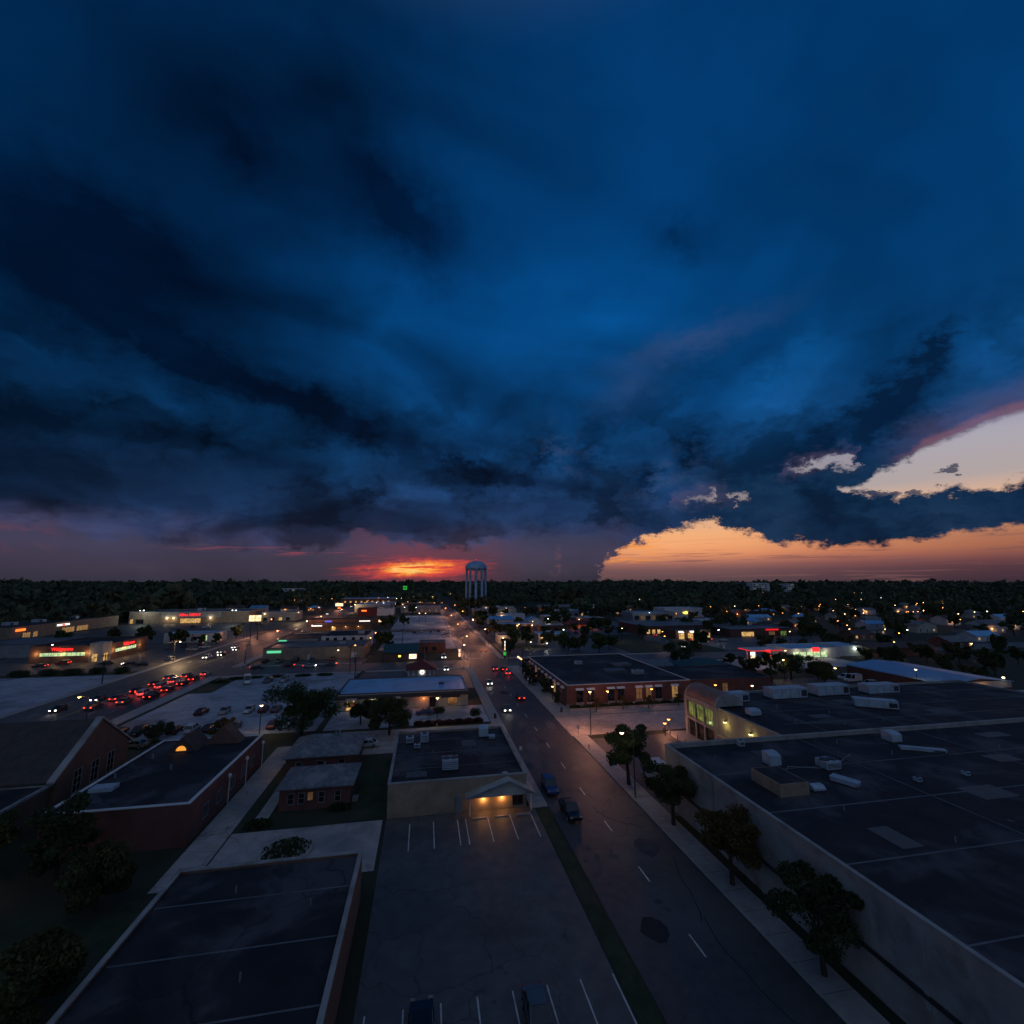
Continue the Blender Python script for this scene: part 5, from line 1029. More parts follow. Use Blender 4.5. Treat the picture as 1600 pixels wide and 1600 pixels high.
def upole(x, y, h, label, rz=0.):
    t = thing('utility_pole', label, 'utility pole', (x, y, 0), rz, 'wooden utility poles')
    MB().tube([(0, 0, 0), (0, 0, h)], [.17, .11]).build('pole', 'bark', t); MB().box(-1.2, 1.2, -.07, .07, h - .9, h - .74).build('crossarm', 'bark', t)
    for q in (-1.0, -.4, .4, 1.0): MB().tube([(q, 0, h - .74), (q, 0, h - .52)], .05, 6).build('insulator', 'metal_grey', t)
def wires(pts, h, label):
    pts = [Vector((x, y, h)) for x, y in pts]
    t = thing('overhead_wires', label, 'wires', (pts[0].x, pts[0].y, 0)); o = (pts[0].x, pts[0].y, 0)
    for off in (-1.0, -.4, .4, 1.0):
        path = []
        for a, b in zip(pts[:-1], pts[1:]):
            for k in range(8): q = a.lerp(b, k / 8); path.append((q.x + off, q.y, q.z - 1.1 * 4 * (k / 8) * (1 - k / 8)))
        path.append((pts[-1].x + off, pts[-1].y, pts[-1].z)); MB(o).tube(path, .022, 4, False).build('wire', 'rubber', t)
wires([(33.9, 158), (33.9, 186), (34.4, 240), (34.4, 292), (34.4, 350)], 8.98, 'overhead wires running along the right side of the main street')
wires([(-98.6, 128), (-98.5, 168), (-98.4, 222), (-98.4, 280)], 8.98, 'overhead wires along the left side of the arterial road')
wires([(-20.5, 150), (-25.5, 173.2), (-24.2, 252)], 8.98, 'overhead wires crossing the street behind the shop row')
UP = [(34.4, 240), (34.4, 292), (34.4, 350), (-98.4, 222), (-98.4, 280), (-25.5, 173.2), (-24.2, 252), (-20.5, 150), (-10, 226), (33.9, 158), (33.9, 186), (-98.5, 168), (-98.6, 128), (-68.4, 198)]
UL = ['first utility pole beyond the crossing on the main street', 'second utility pole beyond the crossing on the main street', 'third utility pole beyond the crossing on the main street', 'utility pole beside the drugstore lot on the arterial', 'utility pole by the tall twin-legged sign', 'utility pole behind the shop row at the lot corner', 'utility pole at the back of the white walled store', 'utility pole beside the pale blue roof', 'utility pole among the dark gabled shops', 'utility pole at the back corner of the brick office', 'utility pole at the right side of the crossing', 'utility pole left of the arterial queue', 'utility pole at the left edge by the arterial road', 'utility pole at the corner of arterial and cross street']
for (x, y), lb in zip(UP, UL): upole(x, y, 9.5, lb)

# street furniture on the pavements
def bin_(x, y, label):
    t = thing('litter_bin', label, 'bin', (x, y, .13)); MB().lathe((0, 0, 0), [(.26, 0), (.3, .1), (.3, .85), (.26, .9)], 12).build('drum', 'metal_dark', t); MB().lathe((0, 0, .9), [(.3, 0), (.24, .18), (.01, .24)], 12).build('lid', 'metal_dark', t)
bin_(32.8, 79.5, 'dark litter bin on the right pavement near the rear lot'); bin_(33.8, 112.2, 'dark litter bin at the brick office corner'); bin_(17.0, 110.4, 'dark litter bin on the left pavement by the shop row lot')
def hydrant(x, y, label):
    t = thing('fire_hydrant', label, 'hydrant', (x, y, .13)); MB().lathe((0, 0, 0), [(.16, 0), (.16, .06), (.1, .08), (.1, .5), (.13, .52), (.1, .64), (.01, .7)], 10).build('barrel', 'roof_red', t); MB().tube([(-.2, 0, .4), (.2, 0, .4)], .06, 8).build('nozzle', 'roof_red', t)
hydrant(31.9, 88, 'small red hydrant on the right kerb opposite the tan shop'); hydrant(17.4, 96, 'small red hydrant on the left kerb by the alley')
def road_sign(x, y, kind, label, rz=0.):
    t = thing('road_sign', label, 'sign', (x, y, .13), rz); MB().tube([(0, 0, 0), (0, 0, 2.5)], .035, 6).build('post', 'metal_grey', t)
    if kind == 'stop': n_ = 8; MB().prism([(.36 * math.cos(math.pi / 8 + 2 * math.pi * i / n_), 2.35 + .36 * math.sin(math.pi / 8 + 2 * math.pi * i / n_)) for i in range(n_)], 'y', -.05, -.036).build('plate', 'roof_red', t)
    else: MB().box(-.25, .25, -.05, -.036, 1.95, 2.6).build('plate', 'trim_white', t)
road_sign(31.7, 93.6, 'plate', 'small white road sign at the near corner of the side street'); road_sign(34.9, 110.0, 'stop', 'red stop sign at the brick office corner', R(90)); road_sign(17.6, 84, 'plate', 'small white road sign on the left kerb by the tan shop'); road_sign(17.6, 130, 'plate', 'small white road sign beside the shop row end wall'); road_sign(31.7, 140, 'plate', 'small white road sign on the brick office pavement')
# ------------------------------------------------------------------ vehicles
def loft(prof, w_of):
    """closed side profile (y, z) widened to +-w(z, y)"""
    n = len(prof); vs = [(-w_of(y, z), y, z) for y, z in prof] + [(w_of(y, z), y, z) for y, z in prof]
    fs = [tuple(range(n)), tuple(range(2 * n - 1, n - 1, -1))]
    for i in range(n): fs.append((i, n + i, n + (i + 1) % n, (i + 1) % n))
    return vs, fs
VP = {}
def vehicle(kind):
    t = thing('parked_car' if kind != 'truck' else 'box_truck', 'x', 'car', (0, 0, -500)); P = []
    def part(nm, mb, mt, sub=()):
        ob = mb.build(nm, mt, t); sb = [m_.build(n_, k_, ob) for n_, m_, k_ in sub]; P.append((ob, sb)); return ob
    if kind == 'sedan': L, Wd, H, belt = 4.5, 1.76, 1.42, .88; body = [(-2.2, .35), (-2.25, .72), (-2.1, .93), (-1.25, .95), (.75, .93), (2.0, .78), (2.22, .62), (2.22, .35)]; cab = [(-1.75, .93), (-1.05, 1.38), (.25, 1.42), (1.15, .92)]
    elif kind == 'suv': L, Wd, H, belt = 4.7, 1.85, 1.75, 1.02; body = [(-2.3, .42), (-2.33, .95), (-2.25, 1.06), (.9, 1.06), (2.1, .98), (2.3, .75), (2.3, .42)]; cab = [(-2.22, 1.05), (-1.95, 1.70), (.25, 1.75), (1.1, 1.05)]
    elif kind == 'van': L, Wd, H, belt = 5.8, 2.0, 2.45, 1.2; body = [(-2.9, .42), (-2.92, 1.25), (1.9, 1.25), (2.75, 1.05), (2.85, .7), (2.85, .42)]; cab = [(-2.9, 1.25), (-2.82, 2.4), (1.0, 2.45), (1.95, 1.25)]
    elif kind == 'pickup': L, Wd, H, belt = 5.4, 1.9, 1.8, 1.05; body = [(-2.65, .5), (-2.68, 1.05), (-.6, 1.05), (1.3, 1.06), (2.5, 1.0), (2.68, .8), (2.68, .5)]; cab = [(-.75, 1.05), (-.6, 1.72), (.6, 1.78), (1.35, 1.05)]
    else: L, Wd, H, belt = 7.0, 2.2, 3.0, 1.2; body = [(-3.4, .6), (-3.4, .95), (1.6, .95), (1.6, 1.35), (3.2, 1.3), (3.45, 1.0), (3.45, .5), (1.4, .5)]; cab = [(1.6, 1.35), (1.65, 2.25), (2.35, 2.25), (2.95, 1.33)]
    hw = Wd / 2
    b = MB().add(*loft(body, lambda y, z: hw * (1.0 if z < .6 * belt + .2 else .97) * (.93 if abs(y) > L / 2 - .3 else 1)))
    part('body', b, CARP['white'])
    gl = MB().add(*loft(cab, lambda y, z: hw * (.93 if z < belt + .2 else .76 if kind in ('sedan', 'suv', 'pickup') else .88)))
    part('windows', gl, 'glass_dark')
    top = cab[1:3]; zt = max(z for _, z in cab)
    rfw = hw * (.77 if kind in ('sedan', 'suv', 'pickup') else .89)
    ry0, ry1 = top[0][0] - .02, top[1][0] + .02
    part('roof_panel', MB().add([(-rfw, ry0, top[0][1] + .005), (rfw, ry0, top[0][1] + .005), (rfw, ry1, zt + .005), (-rfw, ry1, zt + .005), (-rfw, ry0, top[0][1] + .05), (rfw, ry0, top[0][1] + .05), (rfw, ry1, zt + .05), (-rfw, ry1, zt + .05)], [(4, 5, 6, 7), (0, 1, 5, 4), (1, 2, 6, 5), (2, 3, 7, 6), (3, 0, 4, 7)]), CARP['white'])
    pl_ = MB()
    for s_ in (-1, 1):
        for (y0, z0), (y1, z1) in zip(cab[:-1], cab[1:]):
            if abs(z1 - z0) > .3:
                a0, a1 = hw * .935, rfw; pl_.tube([(s_ * a0, y0, z0), (s_ * a1, y1, z1)] if z1 > z0 else [(s_ * a1, y0, z0), (s_ * a0, y1, z1)], .045, 5)
        pl_.tube([(s_ * hw * .94, (cab[0][0] + cab[3][0]) / 2, belt), (s_ * rfw, (ry0 + ry1) / 2, zt)], .05, 5)
    part('pillars', pl_, CARP['white'])
    if kind == 'van': part('side_panel', MB().box(-hw * .965, hw * .965, -2.8, .1, 1.26, 2.3), CARP['white'])
    if kind == 'truck': part('cargo_box', MB().box(-1.2, 1.2, -3.5, 1.45, .96, 3.3), 'trim_white', [('roof_rib', MB().box(-1.22, 1.22, -1.1, -1.02, 3.3, 3.34), 'metal_grey'), ('rear_door', MB().box(-1.1, 1.1, -3.54, -3.505, 1.05, 3.2), 'hvac')])
    if kind == 'pickup': part('bed_floor', MB().box(-hw * .82, hw * .82, -2.55, -.85, 1.03, 1.065), 'rubber')
    wr = .34 if kind != 'truck' else .46
    for s_ in (-1, 1):
        for y in (-L * .30, L * .31):
            w_ = MB().tube([(s_ * (hw - .2), y, wr), (s_ * (hw + .01), y, wr)], wr, 14); hb = MB().tube([(s_ * (hw + .012), y, wr), (s_ * (hw + .03), y, wr)], wr * .6, 10)
            part('wheel', w_, 'rubber', [('hub', hb, 'metal_grey')])
    zl = .72 if kind in ('sedan',) else .88 if kind in ('suv', 'pickup') else .85
    for s_ in (-1, 1): part('headlight', MB().box(s_ * hw * .72 - .17, s_ * hw * .72 + .17, L / 2 - .12, L / 2 + .03, zl - .09, zl + .09), 'e_head_off')
    for s_ in (-1, 1): part('taillight', MB().box(s_ * hw * .76 - .15, s_ * hw * .76 + .15, -L / 2 - .02, -L / 2 + .12, zl - .02, zl + .17), 'e_tail_dim')
    return t, P
def car(kind, col, x, y, rz, label, head=False, tail=False, name='parked_car', group=None, beam=0):
    if kind not in VP: VP[kind] = list(vehicle(kind)) + [False]
    t, P, used = VP[kind]
    if used: r, parts = dup(t, P, (x, y, .035), rz, label)
    else:
        VP[kind][2] = True
        r, parts = dup(t, P, (x, y, .035), rz, label)
        PURGE.append((t, P))
    r.name = name; r['category'] = {'van': 'van', 'truck': 'truck', 'pickup': 'pickup truck'}.get(kind, 'car')
    if group: r['group'] = group
    for ob, _ in parts:
        n_ = ob.name.split('.')[0]
        if n_ in ('body', 'roof_panel', 'pillars', 'side_panel'): setmat(ob, CARP[col])
        elif n_ == 'headlight' and head: setmat(ob, 'e_head')
        elif n_ == 'taillight' and tail: setmat(ob, 'e_tail')
    if beam:
        l = bpy.data.lights.new('headlight_beam', 'SPOT'); l.energy = beam; l.color = (1, .9, .75); l.spot_size = R(60); l.spot_blend = .8; l.shadow_soft_size = .1
        ob = bpy.data.objects.new('headlight_beam', l); COL.objects.link(ob); ob.parent = r; ob.location = (0, 2.4, .75); ob.rotation_euler = (R(84), 0, 0)
    if tail == 2: point('brake_glow', (0, -2.7, .8), (1, .05, .03), 26, r, .3)
    return r
PURGE = []
PI = math.pi
# main street
car('sedan', 'grey', 20.6, 116, PI, 'grey sedan with headlights on, coming nearer on the main street', True, beam=40, name='moving_car'); car('sedan', 'silver', 20.4, 145.5, PI, 'silver sedan with headlights on, farther down the main street', True, beam=40, name='moving_car')
car('sedan', 'maroon', 26.4, 126.5, 0, 'dark sedan with red tail lights driving away beside the brick office', False, True, name='moving_car')
car('sedan', 'grey', 22.9 + 2.6, 168, 0, 'left car of three braking at the crossing', False, 2, name='moving_car'); car('suv', 'black', 28.6, 166, 0, 'dark car of three braking at the crossing, nearest the right kerb', False, 2, name='moving_car'); car('sedan', 'silver', 28.7, 159.8, 0, 'pale last car waiting behind two others at the crossing', False, 2, name='moving_car')
car('suv', 'blue', 19.7, 72.5, PI, 'blue minivan parked at the left kerb by the tan shop'); car('pickup', 'black', 20.6, 66.5 - 1.5, PI, 'dark pickup parked at the left kerb nearest the viewer')
car('suv', 'black', .6, 37.2, 0, 'black tall car parked in the near lot, left one'); car('sedan', 'grey', 9.0, 37.0, PI, 'grey sedan parked in the near lot, right one')
# arterial queue
qc = ['maroon', 'silver', 'black', 'white', 'red', 'grey', 'silver', 'black']
for i, (x, y) in enumerate(((-79.2, 153.0), (-77.4, 159), (-81.4, 163.5), (-77.4, 166.5), (-73.3, 169.5), (-77.4, 174), (-73.3, 177.5), (-73.3, 162.5))):
    car(('sedan', 'suv', 'sedan', 'pickup', 'sedan', 'suv', 'sedan', 'sedan')[i], qc[i], x, y, 0, '%s %s car with brake lights in the arterial queue' % (('last', 'next to last', 'left lane', 'middle lane', 'right lane', 'leading middle', 'leading right lane', 'rear right lane')[i], qc[i]), False, 2, name='moving_car', group='cars queueing on the arterial')
for i, (x, y) in enumerate(((-81.4, 146), (-77.4, 150.5), (-73.4, 154.5), (-81.4, 154.6), (-81.4, 171.6), (-73.4, 146.5), (-77.4, 142), (-81.4, 137))):
    c = ('grey', 'white', 'maroon', 'black', 'silver', 'black', 'tan', 'grey')[i]; car(('sedan', 'suv', 'sedan', 'sedan', 'suv', 'pickup', 'sedan', 'suv')[i], c, x, y, 0, '%s %s vehicle in the tail of the arterial queue, nearer the viewer' % (ORD[i], c), False, 2 if i < 4 else True, name='moving_car', group='cars queueing on the arterial')
for i, (x, y) in enumerate(((-88.5, 214), (-85.8, 221), (-88.7, 228), (-85.6, 236), (-88.7, 243))):
    car('sedan' if i % 2 else 'suv', ('white', 'black', 'silver', 'grey', 'white')[i], x, y, PI, '%s oncoming car with headlights beyond the arterial crossing' % ('first', 'second', 'third', 'fourth', 'last')[i], True, True, name='moving_car', group='oncoming cars on the arterial')
car('sedan', 'black', -88.5, 136.5, PI, 'dark sedan with bright headlights near the left edge, nearer of two', True, beam=30, name='moving_car'); car('sedan', 'grey', -85.8, 146, PI, 'grey car with bright headlights near the left edge, farther of two', True, beam=30, name='moving_car')
for i, (x, y) in enumerate(((-92.5, 470), (-79, 455), (-90, 520), (-77, 560), (-90, 600), (-78, 640))): car('sedan', ('white', 'red', 'silver', 'black', 'white', 'grey')[i], x, y, PI if x < -84 else 0, ('far oncoming car beside the small lit pole sign', 'far red car leaving beside the small lit pole sign', 'far oncoming silver car in the wooded stretch', 'far dark car leaving through the wooded stretch', 'farthest oncoming white car', 'farthest leaving grey car')[i], x < -84, x > -84, name='moving_car')
# cross street
for i, x in enumerate((-60, -50, -41.9, -34.8)): car('sedan', ('black', 'maroon', 'silver', 'grey')[i], x, 188.2 if i % 2 else 186, R(90 if i % 2 else -90), '%s car on the cross street before the long tan store' % ('leftmost', 'second from left', 'third from left', 'rightmost')[i], i == 2, True, name='moving_car')
# large lot
car('van', 'white', -54.6, 161.5, R(200), 'white camper van parked at the back of the large lot'); car('suv', 'grey', -48.6, 161.6, PI, 'grey car second in the back row of the large lot'); car('suv', 'silver', -43.8, 161.8, PI, 'silver car third in the back row of the large lot')
bl = [(-47.5, 127.2, 'silver', 'sedan'), (-42.0, 127.2, 'white', 'sedan'), (-38.6, 127.0, 'maroon', 'sedan'), (-35.6, 126.8, 'grey', 'sedan'), (-48.4, 113.4, 'white', 'suv'), (-45.0, 113.2, 'black', 'sedan'), (-40.2, 113.5, 'grey', 'sedan'), (-32.2, 113.2, 'maroon', 'sedan'), (-58.4, 113.0, 'black', 'suv'), (-55.4, 113.2, 'grey', 'sedan'), (-51.6, 113.2, 'black', 'sedan'), (-62.4, 113.6, 'black', 'sedan'), (-52.6, 127.2, 'black', 'sedan')]
bt = ['silver sedan in the middle row of the large lot', 'white sedan in the middle row of the large lot', 'maroon sedan in the middle row beside the lot lamp', 'grey sedan in the middle row nearest the big tree', 'white car in the near row of the large lot', 'black sedan right of the white car in the near row', 'grey sedan in the near row beside the golden bush', 'maroon sedan in the near row under the big tree', 'dark tall car in the near row of the large lot', 'grey sedan in the near row left of the centre', 'black sedan left of the white car in the near row', 'black sedan at the left end of the near row', 'black sedan at the left end of the middle row']
for (x, y, c, k), lb in zip(bl, bt): car(k, c, x, y, R(random.choice((0, 180)) + random.uniform(-3, 3)), lb)
car('sedan', 'tan', -54.5, 105.0, R(80), 'golden tan sedan parked crosswise by the church gable')
car('sedan', 'white', -10.4, 97.0, R(90), 'white sedan standing on the short drive behind the brick houses')
car('suv', 'silver', -10.8, 115, R(0), 'silver van half hidden by trees in the shop row lot'); car('sedan', 'blue', .8, 116.8, R(90), 'blue sedan in the shop row lot'); car('sedan', 'grey', -4.6, 117.2, R(90), 'grey sedan left of the blue sedan in the shop row lot')
car('sedan', 'white', 8.2, 170.5, R(180), 'white car with headlights beside the red roofed restaurant', True); car('suv', 'white', 8.3, 192.9 + 3, R(180), 'white car leaving the shops beyond the crossing', True)
for i, (x, y, c) in enumerate(((-12, 297, 'silver'), (-6, 293, 'black'), (-1.6, 296, 'white'), (4, 294, 'grey'), (9, 297, 'black'), (13.6, 290, 'white'), (12.8, 280, 'blue'), (13, 268, 'silver'))): car('suv' if i % 3 == 2 else 'sedan', c, x, y, R(0 if i < 5 else 90), '%s car parked in the open lot beyond the crossing' % ('leftmost silver', 'left black', 'tall white', 'small grey', 'right black', 'white roadside', 'blue roadside', 'silver roadside')[i])
# drugstore lots
for i, (x, y, c, rz, hd, tl) in enumerate(((-141, 204.5, 'maroon', 90, 0, 1), (-137, 209.5, 'red', 90, 0, 1), (-120.5, 206, 'black', 80, 0, 0), (-111, 203.5, 'black', 95, 1, 0), (-105.3, 201, 'black', 90, 0, 0), (-101.5, 212, 'silver', 60, 0, 0), (-120, 248, 'grey', 20, 0, 0), (-115, 252, 'black', 10, 0, 0), (-118, 268, 'white', 100, 0, 0), (-106, 240, 'silver', 80, 0, 0), (-110, 258, 'black', 10, 0, 0), (-104, 248, 'white', 95, 0, 0))):
    car('suv' if i % 4 == 1 else 'sedan', c, x, y, R(rz), ('maroon car with tail lights at the left end of the drugstore', 'red car with tail lights close to the drugstore wall', 'black car before the drugstore entrance', 'black tall car with headlights right of the entrance', 'black sedan by the drugstore lot exit', 'silver car turning out of the drugstore lot', 'grey car beside the drugstore side wall', 'black car second beside the drugstore side wall', 'white car parked by the pale blue roofed building', 'silver car near the dark island trees', 'black car beneath the lot trees', 'white car at the lot edge by the arterial')[i], bool(hd), bool(tl))
for i, (x, y) in enumerate(((-160, 360), (-148, 352), (-132, 372), (-120, 368), (-180, 340), (-125, 330))): car('suv' if i % 2 else 'sedan', ('black', 'white', 'grey', 'black', 'silver', 'white')[i], x, y, R(90 * i + 5), ('black car before the red lettered store', 'white car in the middle of the mall lot', 'grey car near the right floodlight', 'black car behind the tall twin-legged sign', 'silver car alone in the mall lot', 'white car at the near edge of the mall lot')[i])
# right side
car('truck', 'white', 37.4, 71.8, R(2), 'white box truck parked behind the near trees', name='box_truck')
car('sedan', 'white', 86.6, 139.2 + 1, R(95), 'white sedan beside the white sided shed'); car('sedan', 'red', 118.5, 166, R(70), 'red sedan leaving the filling station'); car('sedan', 'white', 124, 206.5, R(160), 'white car with headlights on the diagonal street', True, name='moving_car'); car('sedan', 'silver', 134, 252, R(-20), 'silver car driving off along the diagonal street', False, True, name='moving_car')
for i, (x, y) in enumerate(((146.5 - 9, 131), (139 - 2.4, 127.2), (138 - 1.5, 121.6), (137.2, 118), (137.4, 114.4))): car('van' if i == 1 else 'suv', 'white', x - 1, y, R(92), '%s white vehicle of five beside the pale metal roof' % ('farthest', 'second farthest', 'middle', 'second nearest', 'nearest')[i])
for i in range(14): car('sedan' if i % 3 else 'suv', ('white', 'silver', 'blue', 'black', 'red', 'grey')[i % 6], 182 + i * 4.6, 340 + (i % 2) * 3 - i * .4, R(12), '%s car from left in the display row before the showrooms' % ('first', 'second', 'third', 'fourth', 'fifth', 'sixth', 'seventh', 'eighth', 'ninth', 'tenth', 'eleventh', 'twelfth', 'thirteenth', 'fourteenth')[i])
for i, (x, y) in enumerate(((141, 228), (147, 226), (153, 229), (159, 224))): car('sedan', ('red', 'black', 'maroon', 'silver')[i], x, y, R(20 * i), '%s car outside the lit service bays' % ('leftmost red', 'second black', 'third maroon', 'rightmost silver')[i], False, i % 2 == 0)
rgc = random.Random(12)
for row, y, x0, n_ in (('nearest', 270, 42, 9), ('second', 292, 116, 5), ('third', 322, 74, 8), ('fourth', 398, 62, 7), ('arterial side', 262, -62, 6), ('store front', 205 - 5, -62, 5)):
    for i in range(n_):
        c = rgc.choice(('white', 'silver', 'black', 'grey', 'blue', 'red', 'tan', 'maroon')); car(rgc.choice(('sedan', 'suv', 'sedan', 'pickup')), c, x0 + i * 6.2 + rgc.uniform(-1, 1), y + rgc.uniform(-1, 1), R(rgc.choice((0, 180))), '%s parked car from left, %s, in the %s row of the mid-distance lots' % (ORD[i], c, row))
for t_, P_ in PURGE:
    for ob, sb in P_:
        for s_ in sb: bpy.data.objects.remove(s_)
        bpy.data.objects.remove(ob)
    bpy.data.objects.remove(t_)

# ------------------------------------------------------------------ trees
def leaf_mesh(name, lobes, n, size, seed, mat, flat=.0):
    """leaf-sized faces spread through several overlapping lobes, denser towards each lobe's skin"""
    rg = random.Random(seed); vs, fs = [], []
    for i in range(n):
        c, rad = rg.choice(lobes)
        d = Vector((rg.gauss(0, 1), rg.gauss(0, 1), rg.gauss(0, 1))).normalized(); q = rg.random() ** .38
        p = Vector(c) + Vector((d.x * rad[0], d.y * rad[1], d.z * rad[2])) * q * (1 + .22 * mnoise.noise(d * 2.3 + Vector(c)))
        a = Vector((rg.gauss(0, 1), rg.gauss(0, 1), rg.gauss(0, .55))).normalized(); b = a.orthogonal(); b.rotate(Matrix.Rotation(rg.uniform(0, 6.28), 3, a))
        u, w = b * size * rg.uniform(.6, 1.3), a.cross(b) * size * rg.uniform(.35, .8)
        k = len(vs); vs += [p - u, p - w, p + u, p + w]; fs.append((k, k + 1, k + 2, k + 3))
    me = bpy.data.meshes.new(name); me.from_pydata(vs, [], fs); me.update(); me.materials.append(M[mat]); return me
def trunk_mesh(h, r, seed, limbs=6, crown0=.45):
    rg = random.Random(seed); b = MB(); pts = [(0, 0, -.1)]; x = y = 0
    for k in range(1, 6): x += rg.uniform(-.12, .12) * h * .1; y += rg.uniform(-.12, .12) * h * .1; pts.append((x, y, h * .82 * k / 5))
    b.tube(pts, [r * 1.3, r, r * .85, r * .65, r * .4, r * .15], 7)
    for i in range(limbs):
        z = h * (crown0 - .12 + .36 * i / limbs); a = i * 2.4 + rg.uniform(-.4, .4); l = h * rg.uniform(.22, .34)
        b.tube([(0, 0, z), (math.cos(a) * l * .55, math.sin(a) * l * .55, z + l * .45), (math.cos(a) * l, math.sin(a) * l, z + l * .85)], [r * .45, r * .28, r * .08], 5)
    return b
def lobes_for(h, w, seed, n=9, z0=.36):
    rg = random.Random(seed); L = [((0, 0, h * .66), (w * .26, w * .26, h * .24))]; n = int(n * 1.8)
    for i in range(n):
        a = i * 2.4 + rg.uniform(-.5, .5); q = w * .5 * rg.uniform(.30, .86); z = h * (z0 + (1 - z0) * rg.uniform(.08, .90) * (1.06 - .35 * q / w))
        s_ = rg.uniform(.10, .20) * w; L.append(((math.cos(a) * q, math.sin(a) * q, z), (s_, s_, s_ * rg.uniform(.6, .85))))
    return L
def tree(name, label, x, y, h, w, mat, seed, n=3800, size=.22, z0=.36, group=None, r=None):
    t = thing(name, label, 'tree', (x, y, 0), random.uniform(0, 6.28), group)
    trunk_mesh(h, r or .028 * h, seed, 6, z0 + .1).build('trunk', 'bark', t)
    o_ = bpy.data.objects.new('crown', leaf_mesh('crown', lobes_for(h, w, seed, 10, z0), int(n * 2.7), size * .56, seed, mat)); COL.objects.link(o_); o_.parent = t
    return t
tree('shade_tree', 'big dark spreading tree at the near corner of the large lot', -24.6, 106.4, 10.0, 13.5, 'leaf_a', 11, 6500, .26, .22)
tree('shade_tree', 'bushy dark tree with brownish side before the shop row', -6.6, 103.4, 8.2, 10.0, 'leaf_c', 12, 5000, .24, .24)
tree('shade_tree', 'smaller tree left of the bushy one before the shop row', -13.5, 111.5, 5.6, 7.0, 'leaf_b', 13, 2600, .22, .2)
tree('street_tree', 'large street tree nearest the curved-arm lamp on the right pavement', 32.6, 72.0, 9.4, 7.6, 'leaf_b', 14, 4200, .22, .40)
tree('street_tree', 'round street tree standing between truck and concrete block', 33.2, 59.8, 8.2, 7.0, 'leaf_c', 15, 4200, .20, .40)
tree('street_tree', 'olive street tree at the foot of the concrete block wall', 33.0, 47.8, 7.6, 7.2, 'leaf_gold', 16, 4200, .20, .38)
tree('street_tree', 'dark street tree nearest the viewer on the right pavement', 33.0, 36.5, 7.2, 6.8, 'leaf_b', 17, 4200, .20, .38)
for i, (x, y) in enumerate(((42.5, 111.2), (49.6, 111.4), (56.6, 111.4), (65.0, 111.6))): tree('young_tree', '%s thin young tree before the brick office' % ('first', 'second', 'third', 'fourth')[i], x, y, 3.7, 1.9, 'leaf_gold' if i < 2 else 'leaf_c', 20 + i, 700, .14, .3)
for i, (x, y, h) in enumerate(((-38.0, 61.5, 8.6), (-46.5, 62.5, 7.4), (-31.0, 56.0, 6.6), (-54.5, 63.0, 6.0), (-42.0, 50.5, 7.0), (-27.5, 44.0, 5.6), (-54.0, 50.0, 7.2))): tree('garden_tree', '%s of the dark trees massed in the near left corner' % ('tallest', 'second tallest', 'rightmost', 'leftmost', 'lower middle', 'lowest right', 'lowest left')[i], x, y, h, 6.4, ('leaf_b', 'leaf_a', 'leaf_c')[i % 3], 30 + i, 3600, .24, .2)
tree('garden_tree', 'golden round bush tree beside the large lot near row', -41.0, 109.3, 3.8, 4.6, 'leaf_gold', 40, 1500, .18, .1); tree('garden_tree', 'dark low tree left of the golden one by the large lot', -52.8, 109.4, 3.4, 5.4, 'leaf_b', 41, 1500, .18, .08)
for i, (x, y, h, w) in enumerate(((97, 163, 9.0, 11.5), (103, 133, 9.6, 6.5), (110, 132, 9.8, 6.0), (119, 134, 9.4, 10.0), (129, 133.5, 7.6, 7.0), (126, 128, 6, 6), (116, 160, 5.2, 4.5))): tree('shade_tree', ('big round tree left of the filling station', 'tall dark tree right of the green roofed shop', 'second tall dark tree beside the green roofed shop', 'large tree hiding part of the fuel canopy', 'dark tree right of the fuel canopy', 'low tree at the yard corner by the white vehicles', 'small tree at the filling station entrance')[i], x, y, h, w, ('leaf_b', 'leaf_c', 'leaf_a')[i % 3], 50 + i, 3000, .26, .2)
for i, (x, y, h, w) in enumerate(((33.8, 148, 5.6, 3.0), (33.6, 142, 4.6, 3.2), (34.8, 132, 4.4, 3.2), (34.2, 155, 6.4, 3.4), (35.0, 120, 3.2, 2.0))): tree('evergreen', '%s dark evergreen along the brick office street wall' % ('second', 'third', 'fourth', 'farthest', 'nearest')[i], x, y, h, w, 'leaf_b', 60 + i, 1500, .2, .06)
# shared tree prototypes for everything farther off
PROT = []
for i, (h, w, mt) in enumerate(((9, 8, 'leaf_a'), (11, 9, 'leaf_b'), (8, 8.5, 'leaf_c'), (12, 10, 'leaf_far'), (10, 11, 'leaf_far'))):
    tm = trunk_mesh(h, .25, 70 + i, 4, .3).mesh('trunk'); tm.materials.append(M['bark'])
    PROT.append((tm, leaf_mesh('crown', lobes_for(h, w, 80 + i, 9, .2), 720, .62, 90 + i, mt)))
def far_tree(x, y, s, k, label, group, name='woodland_tree'):
    t = thing(name, label, 'tree', (x, y, rise(x, y)), random.uniform(0, 6.28), group); t.scale = (s, s, s * random.uniform(.85, 1.15))
    for nm, me in (('trunk', PROT[k][0]), ('crown', PROT[k][1])):
        o_ = bpy.data.objects.new(nm, me); COL.objects.link(o_); o_.parent = t
    return t
BLD = [(c.location.x, c.location.y) for c in bpy.data.objects if c.get('category') in ('building', 'house', 'shed', 'restaurant', 'water tower', 'canopy')]
